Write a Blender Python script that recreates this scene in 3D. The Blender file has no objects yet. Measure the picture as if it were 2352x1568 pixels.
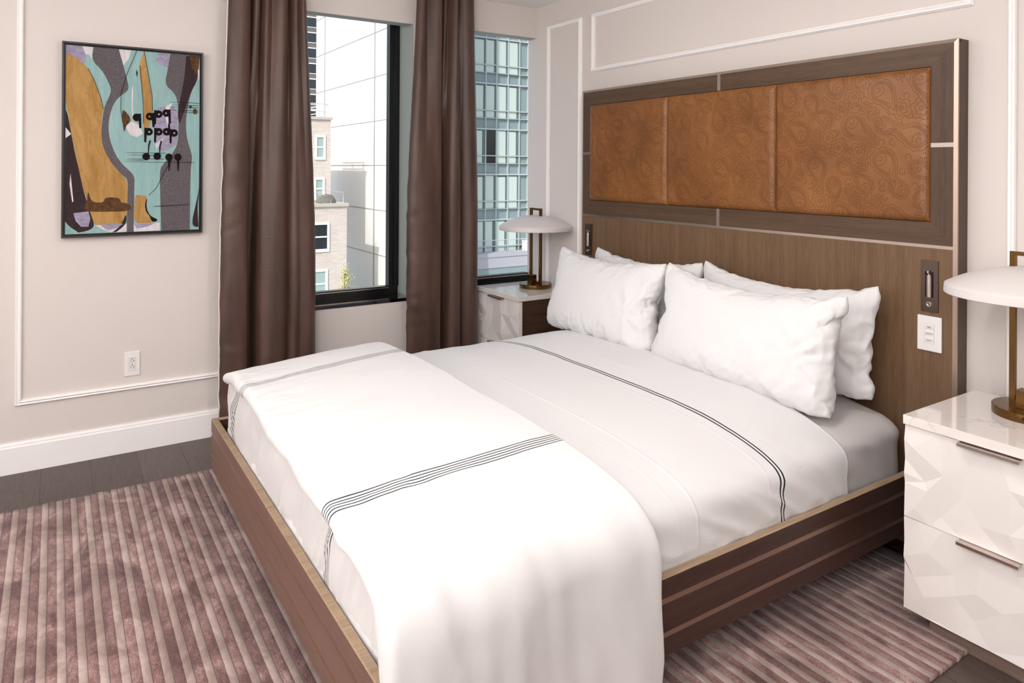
import bpy, bmesh, math, random
import numpy as np
from mathutils import Vector, Matrix, noise
from mathutils.geometry import delaunay_2d_cdt

SC = bpy.context.scene
COL = SC.collection
PI = math.pi

# ------------------------------------------------------------------ camera, world, lights, exposure
YAW, ROLL, FPX, CYPX = math.radians(32.90), math.radians(-0.344), 1621.8, 388.0
cam_d = bpy.data.cameras.new('camera')
cam = bpy.data.objects.new('camera', cam_d)
COL.objects.link(cam)
cam.location = (3.9378, -2.7343, 1.4)
fw = Vector((-math.cos(YAW), math.sin(YAW), 0))
ri = fw.cross(Vector((0, 0, 1))).normalized()
dn = fw.cross(ri)
ri2 = math.cos(ROLL) * ri + math.sin(ROLL) * dn
dn2 = -math.sin(ROLL) * ri + math.cos(ROLL) * dn
M3 = Matrix((ri2, -dn2, -fw)).transposed()
cam.rotation_euler = M3.to_euler()
cam_d.sensor_fit = 'HORIZONTAL'
cam_d.sensor_width = 36.0
cam_d.lens = FPX / 2352 * 36.0
cam_d.shift_x = 0.0
cam_d.shift_y = -(784 - CYPX) / 2352
cam_d.clip_start = 0.05
cam_d.clip_end = 500
SC.camera = cam

vs = SC.view_settings
vs.view_transform = 'Standard'
vs.look = 'None'
vs.gamma = 1.0
vs.use_curve_mapping = False
vs.exposure = -0.16

w = bpy.data.worlds.new('daylight')
SC.world = w
w.use_nodes = True
wn = w.node_tree
sky = wn.nodes.new('ShaderNodeTexSky')
sky.sky_type = 'NISHITA'
sky.sun_disc = False
sky.sun_elevation = math.radians(42)
sky.sun_rotation = math.radians(150)
sky.air_density = 1.2
sky.dust_density = 3.0
bgn = [n for n in wn.nodes if n.type == 'BACKGROUND'][0]
bgn.inputs[1].default_value = 0.33
wn.links.new(sky.outputs[0], bgn.inputs[0])


def light(name, kind, loc, energy, color, target=None, size=1.0, size_y=None, spread=None, angle=None):
    d = bpy.data.lights.new(name, kind)
    d.energy = energy
    d.color = color
    if kind == 'AREA':
        d.size = size
        if size_y:
            d.shape = 'RECTANGLE'
            d.size_y = size_y
        if spread:
            d.spread = spread
    if kind == 'SUN' and angle:
        d.angle = angle
    o = bpy.data.objects.new(name, d)
    COL.objects.link(o)
    o.location = loc
    if target is not None:
        v = Vector(target) - Vector(loc)
        o.rotation_euler = v.to_track_quat('-Z', 'Y').to_euler()
    return o


light('sun', 'SUN', (16, -17, 20), 3.7, (1.0, 0.97, 0.93), target=(3.0, 0, 2.0), angle=math.radians(0.6))
# small ceiling lamp over the bed's right side; added broad soft fill over the foot
light('ceiling_lamp_bedside', 'AREA', (2.72, -1.45, 2.47), 13, (1.0, 0.99, 0.985), target=(2.72, -1.45, 0), size=0.2)
light('broad_soft_fill', 'AREA', (2.1, -3.0, 2.47), 9, (0.98, 0.99, 1.0), target=(2.1, -3.0, 0), size=1.6, size_y=1.6)
fl = light('rear_fill_point', 'POINT', (2.0, -4.5, 1.75), 45, (0.97, 0.985, 1.0))  # added unseen fill, lights the walls from the front
fl.data.shadow_soft_size = 0.35
fl = light('rear_fill_point', 'POINT', (4.45, -3.5, 2.15), 70, (0.97, 0.985, 1.0))  # second added fill, brightens the duvet hanging over the side
fl.data.shadow_soft_size = 0.35
fl = light('window_corner_fill', 'POINT', (1.55, -1.70, 2.10), 11, (1.0, 0.99, 0.985))  # added point light to lift the ceiling and window corner
fl.data.shadow_soft_size = 0.2
light('ceiling_bounce_fill', 'AREA', (3.7, -3.9, 1.75), 60, (0.98, 0.99, 1.0), target=(3.7, -3.9, 3), size=0.35)  # unseen uplight put in to bounce light off the ceiling

# ------------------------------------------------------------------ helpers


def lin(c):
    return tuple(((v / 255) / 12.92 if v / 255 <= 0.04045 else ((v / 255 + 0.055) / 1.055) ** 2.4) for v in c) + (1.0,)


def mat(name, rgb, rough=0.6, metal=0.0, spec=0.5, sheen=0.0, coat=0.0):
    m = bpy.data.materials.new(name)
    m.use_nodes = True
    b = m.node_tree.nodes['Principled BSDF']
    b.inputs['Base Color'].default_value = lin(rgb)
    b.inputs['Roughness'].default_value = rough
    b.inputs['Metallic'].default_value = metal
    b.inputs['Specular IOR Level'].default_value = spec
    b.inputs['Sheen Weight'].default_value = sheen
    b.inputs['Coat Weight'].default_value = coat
    return m


class NT:
    """tiny node-building helper"""

    def __init__(s, m):
        s.m = m
        s.t = m.node_tree
        s.b = s.t.nodes['Principled BSDF']

    def n(s, kind, **kw):
        nd = s.t.nodes.new(kind)
        for k, v in kw.items():
            setattr(nd, k, v)
        return nd

    def put(s, a, sock):
        if isinstance(a, (int, float, tuple, list)):
            sock.default_value = a
        else:
            s.t.links.new(a, sock)

    def math(s, op, a, b=0.0, c=None):
        nd = s.n('ShaderNodeMath', operation=op)
        s.put(a, nd.inputs[0])
        s.put(b, nd.inputs[1])
        if c is not None:
            s.put(c, nd.inputs[2])
        return nd.outputs[0]

    def coord(s, kind='Object', scale=(1, 1, 1), rot=(0, 0, 0), loc=(0, 0, 0)):
        tc = s.n('ShaderNodeTexCoord')
        mp = s.n('ShaderNodeMapping')
        s.t.links.new(tc.outputs[kind], mp.inputs[0])
        mp.inputs['Scale'].default_value = scale
        mp.inputs['Rotation'].default_value = rot
        mp.inputs['Location'].default_value = loc
        return mp.outputs[0]

    def noise(s, vec, scale=5, detail=3, rough=0.5, dist=0.0):
        nd = s.n('ShaderNodeTexNoise')
        s.t.links.new(vec, nd.inputs['Vector'])
        nd.inputs['Scale'].default_value = scale
        nd.inputs['Detail'].default_value = detail
        nd.inputs['Roughness'].default_value = rough
        nd.inputs['Distortion'].default_value = dist
        return nd.outputs[0]

    def ramp(s, fac, stops, interp='LINEAR'):
        nd = s.n('ShaderNodeValToRGB')
        nd.color_ramp.interpolation = interp
        e = nd.color_ramp.elements
        while len(e) < len(stops):
            e.new(0.5)
        for i, (p, c) in enumerate(stops):
            e[i].position = p
            e[i].color = c if len(c) == 4 and isinstance(c, tuple) and max(c) <= 1.0 else lin(c)
        s.put(fac, nd.inputs[0])
        return nd.outputs[0]

    def mix(s, fac, a, b, mode='MIX'):
        nd = s.n('ShaderNodeMix', data_type='RGBA', blend_type=mode)
        s.put(fac, nd.inputs[0])
        s.put(lin(a) if isinstance(a, tuple) and len(a) == 3 else a, nd.inputs[6])
        s.put(lin(b) if isinstance(b, tuple) and len(b) == 3 else b, nd.inputs[7])
        return nd.outputs[2]

    def bump(s, h, dist=0.002, strength=1.0, prev=None):
        nd = s.n('ShaderNodeBump')
        nd.inputs['Strength'].default_value = strength
        nd.inputs['Distance'].default_value = dist
        s.put(h, nd.inputs['Height'])
        if prev is not None:
            s.t.links.new(prev, nd.inputs['Normal'])
        return nd.outputs[0]

    def color(s, c):
        s.t.links.new(c, s.b.inputs['Base Color'])

    def normal(s, c):
        s.t.links.new(c, s.b.inputs['Normal'])


def obj(name, me_or_bm, m=None, parent=None, smooth=False):
    if isinstance(me_or_bm, bmesh.types.BMesh):
        me = bpy.data.meshes.new(name)
        me_or_bm.to_mesh(me)
        me_or_bm.free()
    else:
        me = me_or_bm
    o = bpy.data.objects.new(name, me)
    COL.objects.link(o)
    if m is not None:
        for mm in (m if isinstance(m, (list, tuple)) else [m]):
            me.materials.append(mm)
    if smooth:
        for p in me.polygons:
            p.use_smooth = True
    if parent is not None:
        o.parent = parent
    return o


def tag(o, label=None, cat=None, group=None, kind=None):
    if label:
        o['label'] = label
    if cat:
        o['category'] = cat
    if group:
        o['group'] = group
    if kind:
        o['kind'] = kind
    return o


def thing(name, label, cat, loc=(0, 0, 0), rz=0.0, group=None):
    o = bpy.data.objects.new(name, None)
    o.empty_display_size = 0.1
    COL.objects.link(o)
    o.location = loc
    o.rotation_euler = (0, 0, rz)
    return tag(o, label, cat, group)


def struct(name, bm, m, parent=None, smooth=False):
    o = obj(name, bm, m, parent, smooth)
    if parent is None:
        o['kind'] = 'structure'
    return o


def box(bm, x0, x1, y0, y1, z0, z1, mi=0):
    vs_ = [bm.verts.new(p) for p in ((x0, y0, z0), (x1, y0, z0), (x1, y1, z0), (x0, y1, z0),
                                     (x0, y0, z1), (x1, y0, z1), (x1, y1, z1), (x0, y1, z1))]
    for f in ((0, 3, 2, 1), (4, 5, 6, 7), (0, 1, 5, 4), (1, 2, 6, 5), (2, 3, 7, 6), (3, 0, 4, 7)):
        fc = bm.faces.new([vs_[i] for i in f])
        fc.material_index = mi


def bxm(*boxes, bev=0.0, seg=2):
    bm = bmesh.new()
    for b in boxes:
        box(bm, *b)
    if bev > 0:
        bmesh.ops.bevel(bm, geom=bm.edges[:], offset=bev, segments=seg, affect='EDGES', profile=0.6)
    return bm


def grid(nu, nv, f, cu=False, cv=False, uvf=None):
    """surface over integer grid; f(i,j)->xyz"""
    bm = bmesh.new()
    V = {}
    for i in range(nu):
        for j in range(nv):
            V[i, j] = bm.verts.new(f(i, j))
    uvl = bm.loops.layers.uv.new('UVMap') if uvf else None
    for i in range(nu if cu else nu - 1):
        for j in range(nv if cv else nv - 1):
            q = ((i, j), (i + 1, j), (i + 1, j + 1), (i, j + 1))
            fc = bm.faces.new([V[a % nu, b % nv] for a, b in q])
            fc.smooth = True
            if uvf:
                for lp, (a, b) in zip(fc.loops, q):
                    lp[uvl].uv = uvf(a, b)
    return bm


def tube(bm, pts, r, seg=8, cap=True):
    pts = [Vector(p) for p in pts]
    rings = []
    for k, p in enumerate(pts):
        t = (pts[min(k + 1, len(pts) - 1)] - pts[max(k - 1, 0)]).normalized()
        a = t.cross(Vector((0, 0, 1)))
        if a.length < 1e-4:
            a = t.cross(Vector((0, 1, 0)))
        a.normalize()
        b = t.cross(a)
        rr = r[k] if isinstance(r, (list, tuple)) else r
        rings.append([bm.verts.new(p + rr * (math.cos(2 * PI * i / seg) * a + math.sin(2 * PI * i / seg) * b)) for i in range(seg)])
    for A, B in zip(rings, rings[1:]):
        for i in range(seg):
            bm.faces.new((A[i], A[(i + 1) % seg], B[(i + 1) % seg], B[i])).smooth = True
    if cap:
        bm.faces.new(rings[0])
        bm.faces.new(rings[-1][::-1])


def lathe(bm, prof, seg=64, c=(0, 0), close=True):
    """prof: list of (r,z)"""
    rings = []
    for r, z in prof:
        if r < 1e-6:
            rings.append([bm.verts.new((c[0], c[1], z))])
        else:
            rings.append([bm.verts.new((c[0] + r * math.cos(2 * PI * i / seg), c[1] + r * math.sin(2 * PI * i / seg), z)) for i in range(seg)])
    for A, B in zip(rings, rings[1:]):
        for i in range(seg):
            j = (i + 1) % seg
            if len(A) == 1 and len(B) == 1:
                continue
            if len(A) == 1:
                f = bm.faces.new((A[0], B[j], B[i]))
            elif len(B) == 1:
                f = bm.faces.new((A[i], A[j], B[0]))
            else:
                f = bm.faces.new((A[i], A[j], B[j], B[i]))
            f.smooth = True
    bmesh.ops.recalc_face_normals(bm, faces=bm.faces[:])


def edge_split(o, ang=35):
    m = o.modifiers.new('split', 'EDGE_SPLIT')
    m.split_angle = math.radians(ang)


def ss(a, b, x):
    t = max(0.0, min(1.0, (x - a) / (b - a)))
    return t * t * (3 - 2 * t)


def nz(x, y, z=0.0):
    return noise.noise(Vector((x, y, z)))


# ------------------------------------------------------------------ materials
def wall_material(name, rgb):
    m = mat(name, rgb, 0.75, spec=0.25)
    n = NT(m)
    v = n.coord('Object')
    a = n.noise(v, 220, 2, 0.6)
    n.normal(n.bump(a, 0.0006, 0.5))
    return m


M_wall = wall_material('painted_wall', (222, 213, 207))
M_ceil = wall_material('painted_ceiling', (243, 238, 235))
M_trim = mat('white_trim', (250, 246, 244), 0.45, spec=0.4)
M_black = mat('black_window_metal', (9, 9, 10), 0.35, spec=0.5)
M_sill = mat('black_stone_sill', (6, 6, 7), 0.03, spec=0.9, coat=1.0)
M_bronze = mat('bronze_metal', (178, 150, 134), 0.5, 1.0)
M_nickel = mat('brushed_nickel', (206, 192, 182), 0.30, 1.0)
M_strip = mat('satin_edge_metal', (176, 156, 144), 0.35, 1.0)
M_gun = mat('gunmetal_plate', (112, 98, 90), 0.34, 1.0)
M_brass = mat('aged_brass', (116, 86, 48), 0.25, 1.0)
M_shade = mat('white_lamp_shade', (224, 217, 214), 0.5, spec=0.4)
M_plastic = mat('white_plastic', (240, 235, 232), 0.4)
M_darkhole = mat('dark_slot', (12, 10, 10), 0.6)
M_white = mat('drawer_white', (236, 229, 224), 0.42, spec=0.4)
M_ink = mat('dark_ink', (60, 55, 55), 0.6)

# brushed look on brass
n = NT(M_brass)
a = n.noise(n.coord('Object', (8, 8, 900)), 8, 2, 0.5)
n.t.links.new(n.ramp(a, [(0.3, (0.2, 0.2, 0.2, 1.0)), (0.7, (0.30, 0.30, 0.30, 1.0))]), n.b.inputs['Roughness'])


def wood(name, base, dark, grain='x', rough=0.45, scale=1.0, contrast=1.0):
    m = mat(name, base, rough, spec=0.35)
    n = NT(m)
    s = {'x': (1.4, 60, 60), 'y': (60, 1.4, 60), 'z': (60, 60, 1.4)}[grain]
    s = tuple(v * scale for v in s)
    v = n.coord('Object', s)
    a = n.noise(v, 5, 4, 0.65)
    v2 = n.coord('Object', tuple(q * 0.12 for q in s))
    b = n.noise(v2, 3, 2, 0.5)
    f = n.math('ADD', n.math('MULTIPLY', a, 0.75), n.math('MULTIPLY', b, 0.35))
    n.color(n.ramp(f, [(0.38, dark), (0.66, base)]))
    n.normal(n.bump(a, 0.0006, 0.35))
    return m


M_hb_h = wood('headboard_oak_horizontal', (98, 76, 58), (72, 54, 40), 'x', scale=1.8)
M_hb_v = wood('headboard_oak_vertical', (124, 97, 72), (98, 73, 52), 'z', scale=2.2)
M_hb_s = wood('headboard_oak_stiles', (94, 73, 57), (70, 52, 40), 'z', scale=1.8)
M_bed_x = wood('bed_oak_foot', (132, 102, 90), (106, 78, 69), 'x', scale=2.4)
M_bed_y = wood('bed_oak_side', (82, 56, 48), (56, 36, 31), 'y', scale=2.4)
M_bed_top = wood('bed_rim_wood', (176, 152, 124), (140, 114, 92), 'y', 0.5)
M_stand = wood('bedside_walnut', (84, 60, 46), (54, 36, 28), 'y', 0.5)
M_plinth = wood('bedside_plinth_wood', (128, 108, 96), (104, 84, 74), 'x', 0.5)

# floor boards along x
M_floor = mat('dark_floorboards', (92, 78, 72), 0.38, spec=0.4)
n = NT(M_floor)
sep = n.n('ShaderNodeSeparateXYZ')
n.t.links.new(n.coord('Object'), sep.inputs[0])
by = n.math('DIVIDE', n.math('ADD', sep.outputs[1], 10 + 0.129 + 0.0065), 0.1935)
bi = n.math('FLOOR', by)
bf = n.math('FRACT', by)
wn_ = n.n('ShaderNodeTexWhiteNoise', noise_dimensions='1D')
n.t.links.new(bi, wn_.inputs['W'])
xo = n.math('ADD', n.math('DIVIDE', sep.outputs[0], 1.9), n.math('MULTIPLY', wn_.outputs[0], 7.0))
xf = n.math('FRACT', xo)
xi = n.math('FLOOR', xo)
wn2 = n.n('ShaderNodeTexWhiteNoise', noise_dimensions='2D')
cb = n.n('ShaderNodeCombineXYZ')
n.t.links.new(xi, cb.inputs[0])
n.t.links.new(bi, cb.inputs[1])
n.t.links.new(cb.outputs[0], wn2.inputs['Vector'])
g = n.noise(n.coord('Object', (2.2, 34, 1)), 4, 5, 0.7, 0.6)
gap = n.math('ADD', n.math('LESS_THAN', n.math('PINGPONG', bf, 0.5), 0.007), n.math('LESS_THAN', n.math('PINGPONG', xf, 0.5), 0.0008))
tone = n.math('ADD', n.math('MULTIPLY', g, 0.8), n.math('MULTIPLY', wn2.outputs[0], 0.22))
cc = n.ramp(tone, [(0.32, (68, 55, 50)), (0.78, (98, 84, 77))])
n.color(n.mix(n.math('MINIMUM', gap, 1.0), cc, (38, 28, 26)))
n.normal(n.bump(n.math('SUBTRACT', n.math('MULTIPLY', g, 0.3), gap), 0.0008, 0.5))

# rug: alternating flat weave and cut pile stripes
RUG_P = 0.049
M_rug = mat('striped_wool_silk_rug', (150, 120, 112), 0.8, spec=0.15, sheen=0.25)
n = NT(M_rug)
oc = n.coord('Object')
sep = n.n('ShaderNodeSeparateXYZ')
n.t.links.new(oc, sep.inputs[0])
ph = n.math('FRACT', n.math('DIVIDE', n.math('ADD', sep.outputs[1], 10.0), RUG_P))
wob = n.math('MULTIPLY', n.math('SUBTRACT', n.noise(n.coord('Object', (12, 60, 1)), 4, 2), 0.5), 0.10)
cut = n.math('LESS_THAN', n.math('ADD', ph, wob), 0.5)
fine = n.noise(n.coord('Object', (1.0, 1.0, 1)), 330, 3, 0.9)
mid = n.noise(n.coord('Object', (1.0, 2.4, 1)), 34, 4, 0.7, 0.5)
big = n.noise(n.coord('Object', (2.6, 4.2, 1), loc=(3.1, 0, 0)), 2.3, 4, 0.62, 0.8)
pile = n.math('ADD', n.math('ADD', n.math('MULTIPLY', fine, 1.0), n.math('MULTIPLY', big, 1.15)), n.math('MULTIPLY', mid, 0.30))
pcol = n.ramp(n.math('SUBTRACT', pile, 0.75), [(0.26, (74, 38, 38)), (0.44, (114, 76, 73)), (0.60, (156, 118, 113)), (0.80, (206, 176, 170))])
flat = n.math('ADD', n.math('MULTIPLY', big, 0.8), n.math('MULTIPLY', fine, 0.22))
fcol = n.ramp(flat, [(0.36, (140, 116, 108)), (0.5, (166, 142, 133)), (0.62, (196, 172, 164))])
grv = n.math('MAXIMUM', n.math('GREATER_THAN', ph, 0.965), n.math('MULTIPLY', n.math('GREATER_THAN', ph, 0.485), n.math('LESS_THAN', ph, 0.505)))
n.color(n.mix(n.math('MULTIPLY', grv, 0.55), n.mix(cut, fcol, pcol), (78, 50, 48)))
n.normal(n.bump(n.math('ADD', fine, n.math('MULTIPLY', mid, 0.4)), 0.0035, 0.5))


def cloth_mat(name, rgb, wrinkle=1.0, rough=0.8):
    m = mat(name, rgb, rough, spec=0.2, sheen=0.15)
    n = NT(m)
    v = n.coord('Object')
    a = n.noise(n.coord('Object', (1, 1, 1)), 7, 3, 0.5, 0.3)
    f = n.noise(v, 700, 1, 0.5)
    nb = n.bump(a, 0.005 * wrinkle, 0.5)
    n.normal(n.bump(f, 0.0003, 0.3, nb))
    return m


def band(n, u, u0, count, pitch, thick):
    """mask of `count` thin lines starting at u0"""
    t = n.math('DIVIDE', n.math('SUBTRACT', u, u0), pitch)
    inside = n.math('MULTIPLY', n.math('GREATER_THAN', t, 0.0), n.math('LESS_THAN', t, float(count)))
    ln = n.math('LESS_THAN', n.math('ABSOLUTE', n.math('SUBTRACT', n.math('FRACT', t), 0.5)), thick / (2 * pitch))
    return n.math('MULTIPLY', inside, ln)


LINEN = (226, 224, 223)
THREAD = (22, 30, 34)
M_linen = cloth_mat('white_linen', LINEN, 0.8)
M_case = cloth_mat('white_pillowcase', LINEN, 0.7)


def striped(name, bands, axis=0, wrinkle=1.0):
    m = cloth_mat(name, LINEN, wrinkle)
    n = NT(m)
    uv = n.n('ShaderNodeUVMap', uv_map='UVMap')
    sp = n.n('ShaderNodeSeparateXYZ')
    n.t.links.new(uv.outputs[0], sp.inputs[0])
    v = n.n('ShaderNodeMapping')
    n.t.links.new(uv.outputs[0], v.inputs[0])
    wv = n.math('MULTIPLY', n.math('SUBTRACT', n.noise(v.outputs[0], 7, 2, 0.4), 0.5), 0.010)
    u = n.math('ADD', sp.outputs[axis], wv)
    tot = None
    for (u0, cnt, pitch, th) in bands:
        b_ = band(n, u, u0, cnt, pitch, th)
        tot = b_ if tot is None else n.math('MAXIMUM', tot, b_)
    n.color(n.mix(tot, LINEN, THREAD))
    return m


M_duvet = striped('duvet_cover_stripes', [(-0.030, 5, 0.0122, 0.0042), (-1.165, 5, 0.0122, 0.0042)], 0, 1.2)
M_duvet_low = striped('duvet_foot_stripes', [(-0.030, 5, 0.0122, 0.0042), (-1.165, 5, 0.0122, 0.0042)], 0, 1.0)
M_sheet = striped('top_sheet_stripes', [(-0.865, 2, 0.0150, 0.0064)], 1, 0.6)

M_fitted = cloth_mat('ribbed_fitted_sheet', (208, 203, 201), 0.8)
n = NT(M_fitted)
rb = n.n('ShaderNodeTexWave', wave_type='BANDS', bands_direction='Y')
n.t.links.new(n.coord('Object'), rb.inputs[0])
rb.inputs['Scale'].default_value = 30
prev = [l.from_socket for l in n.t.links if l.to_socket == n.b.inputs['Normal']][0]
n.normal(n.bump(rb.outputs[1], 0.0006, 0.28, prev))

# satin curtain
M_curtain = mat('brown_satin_curtain', (84, 61, 52), 0.46, spec=0.5, sheen=0.15)
n = NT(M_curtain)
n.b.inputs['Sheen Tint'].default_value = lin((150, 118, 108))
a = n.noise(n.coord('Object', (6, 6, 1.0)), 2.2, 3, 0.5)
b_ = n.noise(n.coord('Object', (3.5, 3.5, 30)), 1.3, 3, 0.55, 0.6)
c_ = n.noise(n.coord('Object', (300, 300, 900)), 1, 1)
n.color(n.ramp(a, [(0.3, (68, 48, 40)), (0.7, (94, 69, 59))]))
n.normal(n.bump(c_, 0.0002, 0.3, n.bump(b_, 0.004, 0.32)))
M_lining = mat('white_curtain_lining', (238, 232, 228), 0.8)

# marble
M_marble = mat('white_marble', (236, 228, 222), 0.10, spec=0.5, coat=0.3)
n = NT(M_marble)
v = n.coord('Object')
a = n.noise(v, 3.2, 6, 0.62, 2.4)
vein = n.math('ABSOLUTE', n.math('SUBTRACT', a, 0.5))
bl = n.noise(n.coord('Object', loc=(5.3, 2, 0)), 4.0, 2, 0.5)
mask = n.math('MULTIPLY', n.math('GREATER_THAN', bl, 0.52), 1.0)
vf = n.math('MULTIPLY', n.ramp(vein, [(0.0, (1.0, 1.0, 1.0, 1.0)), (0.016, (0.0, 0.0, 0.0, 1.0))]), n.math('MULTIPLY', n.math('SUBTRACT', bl, 0.54), 4.0))
n.color(n.mix(n.math('MINIMUM', n.math('MAXIMUM', vf, 0.0), 0.75), (236, 228, 222), (176, 160, 150)))

# leather
M_leather = mat('tan_leather', (158, 94, 48), 0.36, spec=0.5)
n = NT(M_leather)
v = n.coord('Object')
a = n.noise(v, 4.5, 4, 0.6, 0.4)
f = n.n('ShaderNodeTexVoronoi')
n.t.links.new(v, f.inputs['Vector'])
f.inputs['Scale'].default_value = 420
n.color(n.ramp(a, [(0.30, (118, 74, 36)), (0.52, (136, 86, 42)), (0.72, (148, 97, 50))]))
n.t.links.new(n.ramp(n.noise(v, 9, 3), [(0.3, (0.33, 0.33, 0.33, 1.0)), (0.7, (0.44, 0.44, 0.44, 1.0))]), n.b.inputs['Roughness'])
n.normal(n.bump(f.outputs[0], 0.0005, 0.25))
M_perf = mat('leather_perforation', (72, 38, 18), 0.9, spec=0.1)

# window glass: clear pane with a real reflection
M_glass = bpy.data.materials.new('window_glass')
M_glass.use_nodes = True
t = M_glass.node_tree
t.nodes.clear()
out = t.nodes.new('ShaderNodeOutputMaterial')
tr = t.nodes.new('ShaderNodeBsdfTransparent')
tr.inputs[0].default_value = (0.93, 0.95, 0.94, 1)
gl = t.nodes.new('ShaderNodeBsdfGlossy')
gl.inputs['Roughness'].default_value = 0.0
fr = t.nodes.new('ShaderNodeFresnel')
fr.inputs[0].default_value = 1.25
mx = t.nodes.new('ShaderNodeMixShader')
t.links.new(fr.outputs[0], mx.inputs[0])
t.links.new(tr.outputs[0], mx.inputs[1])
t.links.new(gl.outputs[0], mx.inputs[2])
t.links.new(mx.outputs[0], out.inputs[0])

# ------------------------------------------------------------------ room shell
CZ = 2.489
RX, RY = 5.3, -5.0
struct('floor', bxm((-0.02, RX, RY, 0.02, -0.06, 0.0)), M_floor)
struct('ceiling', bxm((-0.3, RX, RY, 0.2, CZ, CZ + 0.08)), M_ceil)
struct('wall_back', bxm((-0.088, RX, 0.0, 0.16, -0.06, CZ)), M_wall)
struct('wall_right', bxm((RX, RX + 0.12, RY, 0.16, -0.06, CZ)), M_ceil)
struct('wall_front', bxm((-0.3, RX, RY - 0.12, RY, -0.06, CZ)), M_ceil)
W1Y0, W1Y1, W1Z0, W1Z1, W1D = -1.86, -0.91, 0.600, 2.278, -0.24
W2Y0, W2Y1, W2Z0, W2Z1, W2D = -0.64, 0.0, 0.622, 2.287, -0.085
struct('wall_left', bxm(
    (-0.30, 0, RY, W1Y0, -0.06, CZ),
    (-0.30, 0, W1Y0, W1Y1, -0.06, W1Z0),
    (-0.082, 0, W1Y0, W1Y1, W1Z1, CZ),
    (-0.30, 0, W1Y1, W2Y0, -0.06, CZ),
    (-0.125, 0, W2Y0, W2Y1, -0.06, W2Z0),
    (-0.088, 0, W2Y0, W2Y1, W2Z1, CZ)), M_wall)


def window(name, y0, y1, z0, z1, xg, fr_w, fr_b, side_r=True, side_t=False, gz=0.0):
    """black metal frame with pane in plane x=xg, sill down to the wall face"""
    root = bpy.data.objects.new(name, None)
    COL.objects.link(root)
    root.location = (xg, (y0 + y1) / 2, z0)
    root['kind'] = 'structure'
    L = -root.location
    bm = bmesh.new()
    ft = 0.05
    box(bm, xg - ft, xg, y0, y1, z0, z0 + fr_b)
    if side_r:
        box(bm, xg - ft, xg, y1 - fr_w, y1, z0 + fr_b, z1)
        box(bm, xg - ft, xg + 0.012, y1 - fr_w * 0.55, y1, z0 + fr_b, z1)
        box(bm, xg - ft, xg, y0, y0 + fr_w, z0 + fr_b, z1)
    # slim silver bead under the pane
    o = obj('window_frame', bm, M_black, root)
    o.location = L
    ya, yb = (y0 + fr_w, y1 - fr_w) if side_r else (y0, y1)
    bm = bmesh.new()
    box(bm, xg - 0.002, xg + 0.004, ya, yb, z0 + fr_b * 0.80, z0 + fr_b * 0.90)
    o = obj('glazing_bead', bm, M_nickel, root)
    o.location = L
    bm = bmesh.new()
    v = [bm.verts.new(p) for p in ((xg - 0.03, ya, z0 + fr_b), (xg - 0.03, yb, z0 + fr_b), (xg - 0.03, yb, z1), (xg - 0.03, ya, z1))]
    bm.faces.new(v)
    o = obj('window_pane', bm, M_glass, root)
    o.location = L
    bm = bxm((xg - ft, 0.004, y0, y1, z0 - 0.002, z0 + 0.018), bev=0.002)
    o = obj('window_sill', bm, M_sill, root)
    o.location = L
    return root


window('window_1', W1Y0, W1Y1, W1Z0, CZ, W1D + 0.04, 0.065, 0.062)
window('window_2', W2Y0, W2Y1, W2Z0, W2Z1, W2D + 0.012, 0.0, 0.068, side_r=False)

M_reveal = wall_material('grey_reveal_shade', (160, 166, 160))  # grey-green daylight shade of the reveals, put into the lining colour
struct('reveal_shade_1', bxm((W1D + 0.04, -0.0005, W1Y1 - 0.003, W1Y1 + 0.001, W1Z0 + 0.018, CZ), (-0.083, -0.0005, W1Y0, W1Y1, W1Z1 - 0.003, W1Z1 + 0.001)), M_reveal)  # thin added sheets that carry the reveal shade
struct('reveal_shade_2', bxm((W2D + 0.004, -0.0005, W2Y0, W2Y1 - 0.001, W2Z1 - 0.003, W2Z1 + 0.001)), M_reveal)

# baseboards with a top bead
bm = bmesh.new()
prof = [(0.0, 0.0), (0.016, 0.0), (0.016, 0.118), (0.012, 0.124), (0.012, 0.130), (0.008, 0.139), (0.0, 0.139)]


def extrude_profile(bm, prof, a, b, horiz):
    """prof (out, z); a,b ends along the wall; horiz: function (along, out) -> x, y"""
    A = [bm.verts.new((*horiz(a, p), z)) for p, z in prof]
    B = [bm.verts.new((*horiz(b, p), z)) for p, z in prof]
    k = len(prof)
    for i in range(k):
        bm.faces.new((A[i], A[(i + 1) % k], B[(i + 1) % k], B[i]))
    bm.faces.new(A)
    bm.faces.new(B[::-1])
    bmesh.ops.recalc_face_normals(bm, faces=bm.faces[:])


extrude_profile(bm, prof, RY, 0.0, lambda a, o: (o, a))
struct('baseboard_left', bm, M_trim)
bm = bmesh.new()
extrude_profile(bm, prof, 0.0, RX, lambda a, o: (a, -o))
struct('baseboard_back', bm, M_trim)


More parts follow.
